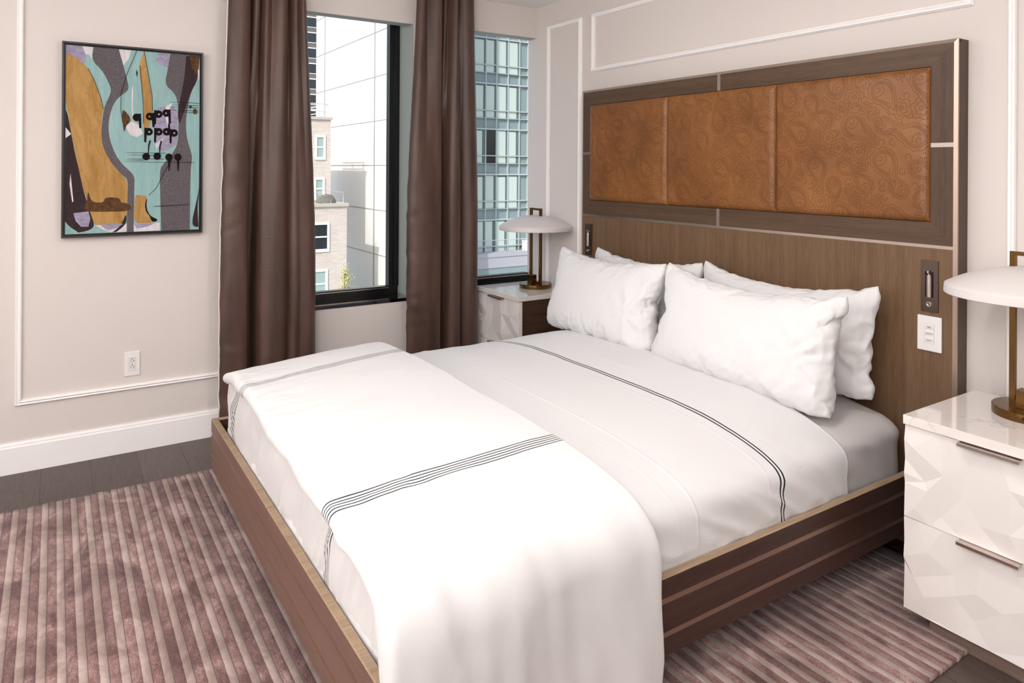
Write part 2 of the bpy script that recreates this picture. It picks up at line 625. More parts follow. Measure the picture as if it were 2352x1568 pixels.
def panel_frame(name, wall, a0, a1, z0, z1, wd=0.026):
    """mitred picture-frame moulding; wall 'L' (x=0) or 'B' (y=0)"""
    prof = [(0.0, 0.0), (0.0, 0.006), (0.10, 0.009), (0.22, 0.016), (0.45, 0.013), (0.7, 0.018), (0.88, 0.016), (1.0, 0.010), (1.0, 0.0)]
    bm = bmesh.new()
    rings = []
    for (sa, sz) in ((0, 0), (1, 0), (1, 1), (0, 1)):
        ring = []
        for t_, h in prof:
            d = t_ * wd
            a = (a0 + d) if sa == 0 else (a1 - d)
            z = (z0 + d) if sz == 0 else (z1 - d)
            ring.append(bm.verts.new((h, a, z) if wall == 'L' else (a, -h, z)))
        rings.append(ring)
    for k in range(4):
        A, B = rings[k], rings[(k + 1) % 4]
        for i in range(len(prof) - 1):
            bm.faces.new((A[i], A[i + 1], B[i + 1], B[i]))
    bmesh.ops.recalc_face_normals(bm, faces=bm.faces[:])
    return struct(name, bm, M_trim)


panel_frame('trim_1', 'L', -2.884, -1.90, 0.304, 2.30)
panel_frame('trim_2', 'B', 0.146, 0.505, 0.304, 2.341, 0.024)
panel_frame('trim_3', 'B', 0.605, 2.724, 1.989, 2.342, 0.026)
panel_frame('trim_4', 'B', 2.832, 3.55, 0.304, 2.341, 0.028)

# ------------------------------------------------------------------ rug
RX0, RX1, RY0, RY1 = 0.462, 2.94, -3.62, -0.135


def rug_h(y):
    ph = ((y + 10.0) / RUG_P) % 1.0
    if ph < 0.5:
        return 0.0135
    e = min((ph - 0.5) / 0.06, (1.0 - ph) / 0.06, 1.0)
    return 0.0118 + 0.0012 * e - (0.0035 if (ph > 0.965 or ph < 0.0) else 0)


ys = sorted(set([RY0, RY1] + [-10 + RUG_P * (k + o_) for k in range(60, 200) for o_ in (0.0, 0.02, 0.25, 0.48, 0.5, 0.53, 0.93, 0.965, 0.99)]))
ys = [y for y in ys if RY0 <= y <= RY1]
nx = 60
bm = bmesh.new()
rows = []
rr = random.Random(4)
for y in ys:
    row = []
    for i in range(nx + 1):
        x = RX0 + (RX1 - RX0) * i / nx
        if i in (0, nx):
            x += rr.uniform(-0.002, 0.002)
        row.append(bm.verts.new((x, y, rug_h(y) + 0.0012 * nz(x * 9, y * 9))))
    rows.append(row)
for A, B in zip(rows, rows[1:]):
    for i in range(nx):
        bm.faces.new((A[i], A[i + 1], B[i + 1], B[i])).smooth = True
bd = [e for e in bm.edges if e.is_boundary]
r_ = bmesh.ops.extrude_edge_only(bm, edges=bd)
for v in r_['geom']:
    if isinstance(v, bmesh.types.BMVert):
        v.co.z = 0.0008
tag(obj('rug', bm, M_rug), 'large dusty mauve rug with ribbed stripes, lying on the dark floorboards under the bed', 'rug')

# ------------------------------------------------------------------ bed frame
FX0, FX1, FY0, FY1, FZ0, FZ1 = 0.708, 2.598, -2.168, -0.085, 0.117, 0.325
bed = thing('bed_frame', 'low brown oak platform bed frame with inlaid bronze bands along its sides', 'bed', ((FX0 + FX1) / 2, (FY0 + FY1) / 2, 0))
BL = -bed.location


def bpart(name, bm, m, parent=bed, smooth=False):
    o = obj(name, bm, m, parent, smooth)
    if parent is bed:
        o.location = BL
    return o


def rail_profile(t=0.026):
    # out (0 = outer face), z ; grooves hold the metal inlays
    return [(0, FZ0), (0, 0.166), (0.003, 0.166), (0.003, 0.181), (0, 0.181), (0, 0.255), (0.003, 0.255), (0.003, 0.271), (0, 0.271),
            (0, FZ1 - 0.003), (0.003, FZ1), (t - 0.003, FZ1), (t, FZ1 - 0.003), (t, FZ0)]


def rail(bm, along0, along1, f):
    pr = rail_profile()
    A = [bm.verts.new(f(along0, o, z)) for o, z in pr]
    B = [bm.verts.new(f(along1, o, z)) for o, z in pr]
    k = len(pr)
    for i in range(k):
        fc = bm.faces.new((A[i], A[(i + 1) % k], B[(i + 1) % k], B[i]))
        if i in (9, 10, 11):
            fc.material_index = 1
    bm.faces.new(A)
    bm.faces.new(B[::-1])
    bmesh.ops.recalc_face_normals(bm, faces=bm.faces[:])


bm = bmesh.new()
rail(bm, FY0 + 0.0262, FY1, lambda a, o, z: (FX1 - o, a, z))
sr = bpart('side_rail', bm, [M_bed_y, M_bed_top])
bm = bxm((FX1 - 0.0045, FX1 - 0.0002, FY0 + 0.0262, FY1, 0.1665, 0.1805), (FX1 - 0.0045, FX1 - 0.0002, FY0 + 0.0262, FY1, 0.2555, 0.2705))
o = bpart('metal_inlay', bm, M_bronze)
bm = bmesh.new()
rail(bm, FY0 + 0.0262, FY1, lambda a, o, z: (FX0 + o, a, z))
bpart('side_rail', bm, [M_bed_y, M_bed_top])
MIDX = 1.647
for (xa, xb) in ((FX0, MIDX - 0.0006), (MIDX + 0.0006, FX1)):
    bm = bmesh.new()
    rail(bm, xa, xb, lambda a, o, z: (a, FY0 + o, z))
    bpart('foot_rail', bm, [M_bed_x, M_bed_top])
bm = bxm((FX0 + 0.002, FX1 - 0.001, FY0 + 0.0015, FY0 + 0.0045, 0.1665, 0.1805), (FX0 + 0.002, FX1 - 0.001, FY0 + 0.0015, FY0 + 0.0045, 0.2555, 0.2705))
bpart('metal_inlay', bm, M_bronze)
bpart('slat_base', bxm((FX0 + 0.028, FX1 - 0.028, FY0 + 0.028, FY1, 0.15, 0.20)), M_stand)
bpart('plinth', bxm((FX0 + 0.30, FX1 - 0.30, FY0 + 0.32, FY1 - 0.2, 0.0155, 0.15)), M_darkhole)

# ------------------------------------------------------------------ bedding


def resample(pts, n):
    P = np.array(pts, float)
    # round the polyline with a couple of Chaikin passes
    for _ in range(2):
        Q = [P[0]]
        for a, b in zip(P[:-1], P[1:]):
            Q += [a * 0.75 + b * 0.25, a * 0.25 + b * 0.75]
        Q.append(P[-1])
        P = np.array(Q)
    d = np.r_[0, np.cumsum(np.linalg.norm(np.diff(P, axis=0), axis=1))]
    s = np.linspace(0, d[-1], n)
    return np.c_[np.interp(s, d, P[:, 0]), np.interp(s, d, P[:, 1])], s


CXB = 1.653
sheet_half = [(1.653, .563), (1.9, .560), (2.10, .555), (2.25, .546), (2.36, .534), (2.44, .520), (2.50, .503), (2.545, .480), (2.566, .452), (2.571, .415), (2.571, .36), (2.569, .302)]


def mirrored(half, lz=None):
    left = [(2 * CXB - x, z) for x, z in half[1:] if lz is None or z > lz]
    return left[::-1] + half


# mattress with ribbed fitted sheet
mx0, mx1, my0, my1, mz0, mz1 = 0.835, 2.556, -2.08, -0.092, 0.203, 0.538
mt = thing('mattress', 'thick mattress in a finely ribbed white fitted sheet, bare only beside the pillows', 'mattress', ((mx0 + mx1) / 2, (my0 + my1) / 2, mz0))


def rounded_box(cx, cy, cz, hx, hy, hz, rp, rz, nx, ny, nzz, disp):
    bm = bmesh.new()
    bmesh.ops.create_cube(bm, size=2)
    bm.free()
    bm = bmesh.new()
    idx = {}

    def vert(i, j, k):
        key = (i, j, k)
        if key not in idx:
            p = Vector(((2 * i / nx - 1) * hx, (2 * j / ny - 1) * hy, (2 * k / nzz - 1) * hz))
            q = Vector((max(-hx + rp, min(hx - rp, p.x)), max(-hy + rp, min(hy - rp, p.y)), max(-hz + rz, min(hz - rz, p.z))))
            d = p - q
            e = Vector((d.x / rp, d.y / rp, d.z / rz))
            if e.length > 1e-6:
                mxc = max(abs(e.x), abs(e.y), abs(e.z))
                e = e.normalized() * mxc
            v = Vector((q.x + e.x * rp, q.y + e.y * rp, q.z + e.z * rz))
            nrm = e.normalized() if e.length > 1e-6 else Vector((0, 0, 1))
            v = v + nrm * disp(v, nrm)
            idx[key] = bm.verts.new((cx + v.x, cy + v.y, cz + v.z))
        return idx[key]
    for a in range(nx):
        for b in range(ny):
            for k in (0, nzz):
                bm.faces.new((vert(a, b, k), vert(a + 1, b, k), vert(a + 1, b + 1, k), vert(a, b + 1, k)))
    for a in range(nx):
        for b in range(nzz):
            for k in (0, ny):
                bm.faces.new((vert(a, k, b), vert(a + 1, k, b), vert(a + 1, k, b + 1), vert(a, k, b + 1)))
    for a in range(ny):
        for b in range(nzz):
            for k in (0, nx):
                bm.faces.new((vert(k, a, b), vert(k, a + 1, b), vert(k, a + 1, b + 1), vert(k, a, b + 1)))
    bmesh.ops.recalc_face_normals(bm, faces=bm.faces[:])
    for f in bm.faces:
        f.smooth = True
    return bm


def mdisp(v, nrm):
    side = 1.0 - abs(nrm.z)
    w_ = 0.004 * nz(v.x * 3, v.y * 5, v.z * 9) * side
    # diagonal pulls down the side near the headboard corner
    w_ += 0.0060 * side * math.sin(v.y * 30 + v.z * 52 + 3 * nz(v.y * 4, v.z * 5)) * max(0, nz(v.y * 3 + 4, v.z * 3) + 0.3)
    return w_


bm = rounded_box(0, 0, (mz1 - mz0) / 2, (mx1 - mx0) / 2, (my1 - my0) / 2, (mz1 - mz0) / 2, 0.10, 0.085, 90, 150, 24, mdisp)
for v in bm.verts:
    # softly domed: lower towards the long edges, as the sheet on top of it is
    dd_ = max(0.0, (mx1 - mx0) / 2 - abs(v.co.x))
    k_ = (v.co.z / (mz1 - mz0)) ** 2
    v.co.z -= k_ * 0.034 * (1 - ss(0.0, 0.45, dd_)) - k_ * 0.020 * ss(-1.05, -0.5, v.co.y + (my0 + my1) / 2) * ss(0.05, 0.4, dd_)
obj('fitted_sheet', bm, M_fitted, mt, True)

# top sheet with its double line
NU, NV = 200, 330
sp_, ssn = resample(mirrored(sheet_half), NU)
SY0, SY1 = -1.98, -0.506


def normals2d(P):
    T = np.gradient(P, axis=0)
    T /= np.linalg.norm(T, axis=1)[:, None]
    return np.c_[-T[:, 1], T[:, 0]]


SN = normals2d(sp_)


def sheet_pt(i, j):
    y = SY0 + (SY1 - SY0) * j / (NV - 1)
    x, z = sp_[i]
    nx_, nz_ = SN[i]
    d_edge = min(abs(x - 2.571), abs(x - 0.735))
    lift = 0.030 * ss(-1.05, -0.5, y) * ss(0.02, 0.4, d_edge)
    side = 1 - ss(0.44, 0.54, z)
    hang = ss(0.50, 0.33, z)
    w_ = 0.0030 * nz(x * 2.2, y * 3.0, 1) + 0.0050 * (0.3 - abs(nz(x * 2.4 + y * 2.4, y * 3.4 - x, 5))) * ss(2.5, 2.3, x)
    # long soft diagonals on top
    w_ += 0.0012 * math.sin(y * 26 + x * 7 + 2.5 * nz(x * 1.5, y * 1.5, 9)) * max(0, nz(x * 1.3, y * 1.9, 3))
    sd = 0.0068 * nz(y * 8 + 9 * (z - .4), z * 3.0, x) + 0.018 * (0.25 - abs(nz(y * 8 + 12 * (z - .4), z * 3.0, 33))) + 0.0042 * math.sin(y * 31 + (z - .4) * 26 + 2 * nz(y * 3, z * 2, 4)) * (0.4 + nz(y * 2, z, 7))
    w_ += 1.35 * sd * side * (0.35 + 0.65 * hang)
    # pressed seams where the sheet was folded
    for yc, hgt in ((-1.228, 0.0020), (-0.770, 0.0006), (-0.905, 0.0010), (SY1 - 0.005, 0.0016), (-1.300, 0.0008)):
        w_ += hgt * math.exp(-((y - yc - 0.004 * nz(x * 3, z * 3)) / 0.0034) ** 2)
    w_ = max(w_, -0.006)
    if side > 0:
        w_ = min(w_, 0.0015) if z < 0.34 else w_
    return (x + nx_ * w_, y, z + nz_ * w_ + lift)


bm = grid(NU, NV, sheet_pt, uvf=lambda i, j: (float(ssn[i]), SY0 + (SY1 - SY0) * j / (NV - 1)))
o = obj('top_sheet', bm, M_sheet)
md = o.modifiers.new('thick', 'SOLIDIFY')
md.thickness = 0.0025
md.offset = -1
tag(o, 'white top sheet with a thin double black line, tucked in at the sides', 'sheet')

# duvet: a doubled-over layer lying across the foot plus the layer below tucked into the frame
duv = thing('duvet', 'folded white duvet with five-line black stripes across the foot of the bed', 'duvet', (1.66, -1.8, 0.575))
DL = -duv.location
inner_half = [(1.653, .580), (2.0, .578), (2.2, .573), (2.34, .566), (2.44, .556), (2.52, .538), (2.58, .510), (2.608, .475), (2.614, .42), (2.616, .33), (2.616, .2), (2.614, .065)]
left_part = [(0.785, .540), (0.790, .543), (0.82, .545), (0.90, .560), (1.02, .570), (1.25, .578)]
dp, ds = resample(left_part + inner_half, 240)
DN = normals2d(dp)
NW = 150     # around the folded layer's cross-section


def duvet_pt(i, j):
    u = i / 239
    x, z = dp[i]
    nx_, nz_ = DN[i]
    side_r = ss(2.45, 2.62, x) * 1.0
    side_l = 1 - ss(0.74, 0.95, x)
    hang = ss(0.52, 0.10, z) if x > 2 else 0.0
    yh = -1.485 - 0.020 * ss(1.2, 2.5, x) + 0.035 * ss(0.56, 0.40, z) * (x > 2) + 0.030 * ss(0.42, 0.12, z) * (x > 2) + 0.008 * nz(x * 3, z * 3, 2)
    yf = -2.150 - 0.035 * ss(1.2, 2.2, x) + 0.012 * nz(x * 5.5, z * 6, 7) + 0.004 * nz(x * 17, z * 17, 3)
    if x > 2:
        yf += 0.030 * ss(0.50, 0.25, z)
    T = 0.046 + 0.010 * side_r * (1 - hang) - 0.012 * hang - 0.010 * side_l
    T *= 1 + 0.12 * nz(x * 2.1, z, 5)
    t_ = j / NW
    # 0..0.42 underside (foot->head), 0.42..0.5 head roll, 0.5..0.92 top (head->foot), 0.92..1 foot roll
    r = T / 2
    if t_ < 0.42:
        y = yf + (yh - yf) * (t_ / 0.42)
        h = 0.0
    elif t_ < 0.5:
        a = (t_ - 0.42) / 0.08 * PI
        y = yh + r * math.sin(a) * 0.9
        h = r - r * math.cos(a)
    elif t_ < 0.92:
        k = (t_ - 0.5) / 0.42
        y = yh + (yf - yh) * k
        h = T + 0.010 * math.sin(PI * k) * (1 - hang)
    else:
        a = (t_ - 0.92) / 0.08 * PI
        y = yf - r * math.sin(a) * 1.05
        h = r + r * math.cos(a)
    foot = ss(-1.75, -2.15, y)
    if h > 0.004:
        q = h / T
        w_ = 0.0045 * nz(x * 2.0, y * 2.6, 11) + 0.0028 * nz(x * 5 + y * 2, y * 4, 12)
        w_ += 0.010 * (0.3 - abs(nz(x * 3.0 + y * 1.2, y * 1.5 + 3, 13))) + 0.006 * (0.3 - abs(nz(x * 7 + y * 4, y * 2.6, 14)))
        w_ += foot * 0.005 * nz(x * 15, y * 9, 15) * (1 - hang) + foot * 0.0025 * nz(x * 40, y * 14, 16)
        if x > 2.2:
            w_ += ss(0.56, 0.40, z) * (0.012 * nz(y * 5.5 + 0.6 * z, z * 1.3, 17) + 0.026 * (0.3 - abs(nz(y * 6 + z * 1.8, z * 1.3, 18))) + 0.008 * nz(y * 16 + 3 * z, z * 3.5, 19))
        h += q * w_
    # the right foot corner puffs outwards
    puff = 0.050 * ss(-1.75, -2.18, y) * ss(2.40, 2.60, x)
    sh = 0.178 * (1 - ss(0.75, 1.45, x)) * ss(-1.35, -2.12, y)     # narrower at the left foot corner
    zt = z + nz_ * h
    zl = 0.028 * ss(-1.9, -2.18, y) * ss(2.40, 2.55, x) * ss(0.40, 0.50, z)
    xx = x + nx_ * h + puff * (0.4 + 0.6 * (h / T)) + sh
    return (xx, y, zt + zl)


def duvet_uv(i, j):
    p = duvet_pt(i, j % NW)
    x = float(np.interp(ds[i], ds, ds))     # arc length from the left hem
    return (ds[i] - U_B - 0.075 * (p[1] + 1.5) * -1.0 + (0.17 * (p[1] + 1.5) * (1 if dp[i][0] < 1.6 else 0)), p[1])


iB = int(np.argmin(np.abs(dp[:, 0] - 2.275) + (dp[:, 1] < 0.5) * 9))
U_B = float(ds[iB])
bm = grid(240, NW, duvet_pt, cv=True, uvf=duvet_uv)
for ring_i in (0, 239):
    pass
bm.verts.ensure_lookup_table()
for a in (0, 239):
    ring = [bm.verts[a * NW + j] for j in range(NW)]
    half_ = 0.46 * NW
    # close the hem: stitch underside to top
    for k in range(int(NW * 0.46)):
        a0, a1 = ring[(int(0.46 * NW) - k) % NW], ring[(int(0.46 * NW) - k - 1) % NW]
        b0, b1 = ring[(int(0.46 * NW) + k) % NW], ring[(int(0.46 * NW) + k + 1) % NW]
        try:
            if len({a0, a1, b1, b0}) == 4:
                bm.faces.new((a0, a1, b1, b0))
        except ValueError:
            pass
bmesh.ops.recalc_face_normals(bm, faces=bm.faces[:])
o = obj('folded_layer', bm, M_duvet, duv, True)
o.location = DL

# lower layer: falls down the foot into the frame
NF, NG = 260, 60
path = [(0.868, -1.93), (0.866, -2.04), (0.868, -2.105), (0.885, -2.132), (0.94, -2.139), (1.5, -2.139), (2.2, -2.139), (2.46, -2.137), (2.52, -2.120), (2.553, -2.06), (2.558, -1.95)]
fp, fs = resample(path, NF)
FN = -normals2d(fp)


def foot_pt(i, j):
    v = j / (NG - 1)          # 0 top, 1 bottom
    x, y = fp[i]
    nx_, ny_ = FN[i]
    z = 0.580 - 0.285 * v - 0.045 * (1 - v) * (1 - ss(0.08, 0.30, fs[i]))
    x -= (0.035 + 0.055 * ss(0.0, 0.7, v)) * (1 - ss(0.05, 0.40, fs[i]))
    inn = 0.060 * (1 - ss(0.0, 0.16, v)) ** 1.0
    z_ = z + (-0.02 * (1 - ss(0.0, 0.3, v)) * 0)
    b = 0.012 * math.sin(PI * min(1, v * 1.1)) * 0.6
    w_ = 0.012 * nz(fs[i] * 11 + 1.5 * v, v * 1.0, 21) * ss(0.05, 0.4, v) + 0.014 * (0.30 - abs(nz(fs[i] * 19 + 3 * v, v * 1.2, 22))) * ss(0.08, 0.5, v) + 0.0025 * nz(fs[i] * 60 + 9 * v, v * 2.2, 24) * ss(0.1, 0.6, v)
    w_ += 0.003 * nz(fs[i] * 5, v * 3, 23)
    off = b + w_ - inn - 0.008
    off = min(off, 0.001 + 0.022 * (1 - ss(0.78, 0.93, v)))
    off = max(off, -0.003 - 0.1 * (1 - ss(0.70, 0.93, v)))
    return (x + nx_ * off, y + ny_ * off, z_)


iBf = int(np.argmin(np.abs(fp[:, 0] - 2.150)))
UBF = float(fs[iBf])
bm = grid(NF, NG, foot_pt, uvf=lambda i, j: (float(fs[i]) - UBF - 0.085 * (1 - ss(0.0, 0.55, j / (NG - 1))) + 0.012 * ss(.5, 1, j / (NG - 1)), 0.6 - 0.268 * j / (NG - 1)))
bmesh.ops.recalc_face_normals(bm, faces=bm.faces[:])
o = obj('tucked_layer', bm, M_duvet_low, duv, True)
o.location = DL
md = o.modifiers.new('thick', 'SOLIDIFY')
md.thickness = 0.003
md.offset = 0


# ------------------------------------------------------------------ pillows (inflated by a short cloth simulation)
def pillow_sim(W, H, nx, ny, seed, pressure, frames, shrink):
    rnd = random.Random(seed)
    bm = bmesh.new()
    top, bot = {}, {}
    for i in range(nx + 1):
        for j in range(ny + 1):
            x = (i / nx - .5) * W
            y = (j / ny - .5) * H
            e = min(i, nx - i, j, ny - j)
            top[i, j] = bm.verts.new((x, y, 0.0 if e == 0 else 0.012 + 0.006 * rnd.random()))
            bot[i, j] = top[i, j] if e == 0 else bm.verts.new((x, y, -0.012 - 0.006 * rnd.random()))
    for i in range(nx):
        for j in range(ny):
            bm.faces.new((top[i, j], top[i + 1, j], top[i + 1, j + 1], top[i, j + 1]))
            bm.faces.new((bot[i, j], bot[i, j + 1], bot[i + 1, j + 1], bot[i + 1, j]))
    me = bpy.data.meshes.new('pillow_rest')
    bm.to_mesh(me)
    bm.free()
    o = bpy.data.objects.new('pillow_rest', me)
    COL.objects.link(o)
    m = o.modifiers.new('c', 'CLOTH')
    s = m.settings
    s.quality = 6
    s.mass = 0.25
    s.use_pressure = True
    s.uniform_pressure_force = pressure
    s.tension_stiffness = 40
    s.compression_stiffness = 25
    s.shear_stiffness = 12
    s.bending_stiffness = 0.12
    s.shrink_min = shrink
    s.effector_weights.gravity = 0.0
    s.air_damping = 3
    s.tension_damping = 10
    m.collision_settings.use_collision = False
    m.collision_settings.use_self_collision = False
    m.point_cache.frame_start = 1
    m.point_cache.frame_end = frames
    for f in range(1, frames + 1):
        SC.frame_set(f)
    dg = bpy.context.evaluated_depsgraph_get()
    me2 = bpy.data.meshes.new_from_object(o.evaluated_get(dg))
    bpy.data.objects.remove(o)
    bpy.data.meshes.remove(me)
    SC.frame_set(1)
    return me2


def make_pillow(seed, label, c, lean, rz, W=0.90, H=0.52, pressure=2.4, half=(0.42, 0.215, 0.098), sag=0.05, seam=None, roll=0.0):
    me = pillow_sim(W, H, 72, 40, seed, pressure, 26, 0.0)
    co = np.array([v.co[:] for v in me.vertices])
    hx, hz = np.abs(co[:, 0]).max(), np.abs(co[:, 2]).max()
    # outline of the inflated shape, so that the lower edge can rest flat and the upper edge sag between its corners
    nb_ = 48
    bins = np.clip(((co[:, 0] / hx + 1) / 2 * nb_).astype(int), 0, nb_ - 1)
    up_c = np.array([co[bins == b_][:, 1].max() for b_ in range(nb_)])
    lo_c = np.array([-co[bins == b_][:, 1].min() for b_ in range(nb_)])
    ker = np.ones(5) / 5
    up_c = np.convolve(np.pad(up_c, 2, 'edge'), ker, 'valid')
    lo_c = np.convolve(np.pad(lo_c, 2, 'edge'), ker, 'valid')
    bx = (np.arange(nb_) + 0.5) / nb_ * 2 - 1
    rnd = random.Random(seed)
    ph = rnd.uniform(0, 50)
    for v in me.vertices:
        x, z = v.co.x / hx, v.co.z / hz
        cU, cL = float(np.interp(x, bx, up_c)), float(np.interp(x, bx, lo_c))
        yr = v.co.y
        y = yr / cU if yr > 0 else yr / cL
        X = x * half[0] * (1 - 0.035 * ss(0.75, 1.0, abs(y)) * ss(0.75, 1.0, abs(x)))
        Y = y * half[1]
        zz_ = math.copysign(abs(z) ** 0.80, z) * (1 - 0.26 * y)
        Z = zz_ * half[2]
        if y > 0:
            Y -= sag * (1 - abs(x) ** 1.8) * y ** 1.3
            Y += 0.006 * nz(x * 3.5, ph, 1) * y
        else:
            Y += 0.012 * ss(0.80, 1.0, abs(x)) * -y
        ed = max(abs(x), abs(y))
        k = ss(0.50, 0.95, ed)
        sg = 1 if z > 0 else -1
        Z += 0.005 * k * nz(x * 5 + ph, y * 7, z) * sg * (1 - ed ** 6)
        ang = math.atan2(y * 0.6 + 0.1, x - 0.65)
        Z += 0.0070 * ss(0.30, 0.85, x) * math.sin(ang * 8 + 3 * nz(x * 2, y * 3, ph)) * sg * (1 - y * y) * (1 - ss(0.9, 1.0, x))
        if seam:
            Z += 0.0035 * sg * math.exp(-((X - seam - 0.004 * nz(y * 4, ph)) / 0.007) ** 2) - 0.004 * sg * ss(seam, seam + 0.02, X) * (1 - ss(0.9, 1.0, x))
        v.co = (X, Y, Z)
    root = thing('pillow', label, 'pillow', c, 0)
    o = obj('pillowcase', me, M_case, root, True)
    R = Matrix.Rotation(rz, 4, 'Z') @ Matrix.Rotation(PI / 2 - lean, 4, 'X') @ Matrix.Rotation(roll, 4, 'Z')
    o.matrix_local = R
    s_ = o.modifiers.new('s', 'SUBSURF')
    s_.levels = 1
    s_.render_levels = 1
    return root


make_pillow(3, 'white pillow at the back left, mostly hidden, leaning on the headboard', (1.248, -0.195, 0.762), math.radians(7), 0, half=(0.408, 0.210, 0.085), sag=0.050)
make_pillow(5, 'white pillow at the back right, against the headboard, its corner showing beside the keypad', (2.070, -0.200, 0.765), math.radians(8), 0, half=(0.440, 0.216, 0.088), sag=0.062, seam=0.375)
make_pillow(8, 'white plump pillow in front on the window side, beside the far bedside lamp', (1.217, -0.430, 0.764), math.radians(12), math.radians(-1.0), half=(0.418, 0.218, 0.104), sag=0.040)
make_pillow(12, 'large white pillow in front on the right, nearest the near bedside table', (2.070, -0.442, 0.758), math.radians(12), math.radians(1.5), half=(0.446, 0.222, 0.108), sag=0.055, seam=0.385, roll=math.radians(-1.5))

# ------------------------------------------------------------------ headboard
HX0, HX1, HY, HZ1 = 0.600, 2.706, -0.075, 1.870
hb = thing('headboard', 'tall brown oak headboard with three tan leather panels and metal inlays, fixed to the wall', 'headboard', (1.653, 0, 0))
HL = -hb.location


def hpart(name, bm, m, smooth=False):
    o = obj(name, bm, m, hb, smooth)
    o.location = HL
    return o


EW = 0.013
hpart('backing', bxm((HX0, HX1, -0.055, -0.001, 0.02, HZ1 - 0.001), (HX0, HX0 + EW, HY + 0.0105, -0.055, 0.02, HZ1 - 0.014), (HX1 - EW, HX1, HY + 0.0105, -0.055, 0.02, HZ1 - 0.014)), M_hb_s)
LX0, LX1, LZ0, LZ1 = 0.682, 2.616, 1.217, 1.780
UZ0 = 1.135
# lower board
hpart('lower_panel', bxm((HX0 + EW, HX1 - EW, HY, -0.055, 0.02, 1.1235)), M_hb_v)


def mitred(a0, a1, z0, z1, ia0, ia1, iz0, iz1, y):
    """four mitred boards as separate meshes"""
    outer = [(a0, z0), (a1, z0), (a1, z1), (a0, z1)]
    inner = [(ia0, iz0), (ia1, iz0), (ia1, iz1), (ia0, iz1)]
    res = []
    for k in range(4):
        bm = bmesh.new()
        q = [outer[k], outer[(k + 1) % 4], inner[(k + 1) % 4], inner[k]]
        F = [bm.verts.new((x, y, z)) for x, z in q]
        B = [bm.verts.new((x, -0.055, z)) for x, z in q]
        bm.faces.new(F)
        bm.faces.new(B[::-1])
        for i in range(4):
            bm.faces.new((F[i], B[i], B[(i + 1) % 4], F[(i + 1) % 4]))
        bmesh.ops.recalc_face_normals(bm, faces=bm.faces[:])
        res.append(bm)
    return res


for k, bm in enumerate(mitred(HX0 + EW, HX1 - EW, UZ0, HZ1 - EW, LX0, LX1, LZ0, LZ1, HY)):
    hpart('frame_rail' if k in (0, 2) else 'frame_stile', bm, M_hb_h if k in (0, 2) else M_hb_s)
# metal edge strips (front chamfer) and wood side face
bm = bmesh.new()
for q in (((HX0, HZ1), (HX1, HZ1), (HX1 - EW, HZ1 - EW), (HX0 + EW, HZ1 - EW)),):
    F = [bm.verts.new((x, HY - 0.001 + (0.008 if i < 2 else 0), z)) for i, (x, z) in enumerate(q)]
    B = [bm.verts.new((x, -0.054, z)) for x, z in q]
    bm.faces.new(F)
    for i in range(4):
        bm.faces.new((F[i], B[i], B[(i + 1) % 4], F[(i + 1) % 4]))
bmesh.ops.recalc_face_normals(bm, faces=bm.faces[:])
hpart('top_edge_strip', bm, M_nickel)
for (xo, xi) in ((HX1, HX1 - EW), (HX0, HX0 + EW)):
    bm = bmesh.new()
    q = ((xo, 0.02), (xo, HZ1), (xi, HZ1 - EW), (xi, 0.02))
    F = [bm.verts.new((x, HY - 0.001 + (0.004 if i < 2 else 0), z)) for i, (x, z) in enumerate(q)]
    B = [bm.verts.new((x, HY + 0.010, z)) for x, z in q]
    bm.faces.new(F)
    for i in range(4):
        bm.faces.new((F[i], B[i], B[(i + 1) % 4], F[(i + 1) % 4]))
    bmesh.ops.recalc_face_normals(bm, faces=bm.faces[:])
    hpart('side_edge_strip', bm, M_strip)
hpart('metal_inlay', bxm((HX0 + EW, HX1 - EW, HY - 0.0015, -0.056, 1.1235, 1.135)), M_nickel)
for b in ((1.633, 1.651, HY - 0.001, -0.056, LZ1, HZ1 - EW), (1.632, 1.650, HY - 0.001, -0.056, UZ0, LZ0),
          (HX0 + EW, LX0, HY - 0.001, -0.056, 1.4885, 1.5025), (LX1, HX1 - EW, HY - 0.001, -0.056, 1.4875, 1.503)):
    hpart('metal_inlay', bxm(b), M_nickel)


# paisley perforations ------------------------------------------------
def curve_pts(fn, n=80):
    return [fn(k / n) for k in range(n + 1)]


def motif_lines(rnd, cx, cy, s, rot):
    """list of polylines for one paisley motif, in local metres"""
    L = []
    ca, sa = math.cos(rot), math.sin(rot)
    flip = rnd.choice((-1, 1))

    def T(p):
        x, y = p[0] * s * flip, p[1] * s
        return (cx + x * ca - y * sa, cy + x * sa + y * ca)

    def drop(k, sc):
        a = k * 2 * PI
        r = 1.0
        x = math.sin(a) * (0.62 * sc) * (math.sin(a / 2) ** 0.8)
        y = -math.cos(a) * -1.0
        yy = (0.5 - 0.5 * math.cos(a)) * -1.55 * sc + 0.95 * sc
        bend = 0.55 * max(0, yy) ** 2
        return (x + bend, yy)
    for sc in (1.0, 0.88, 0.76):
        L.append([T(drop(k / 90, sc)) for k in range(91)])
    # spiral inside
    sp = []
    for k in range(60):
        a = k / 60 * 3.6 * PI
        r = 0.36 * (1 - k / 62)
        sp.append(T((r * math.cos(a) - 0.02, -0.28 + r * math.sin(a))))
    L.append(sp)
    # scallops outside
    sc_ = []
    for k in range(180):
        a = k / 180 * 2 * PI
        x, y = drop(k / 180, 1.16 + 0.11 * abs(math.sin(a * 6)))
        sc_.append(T((x, y)))
    L.append(sc_)
    return L


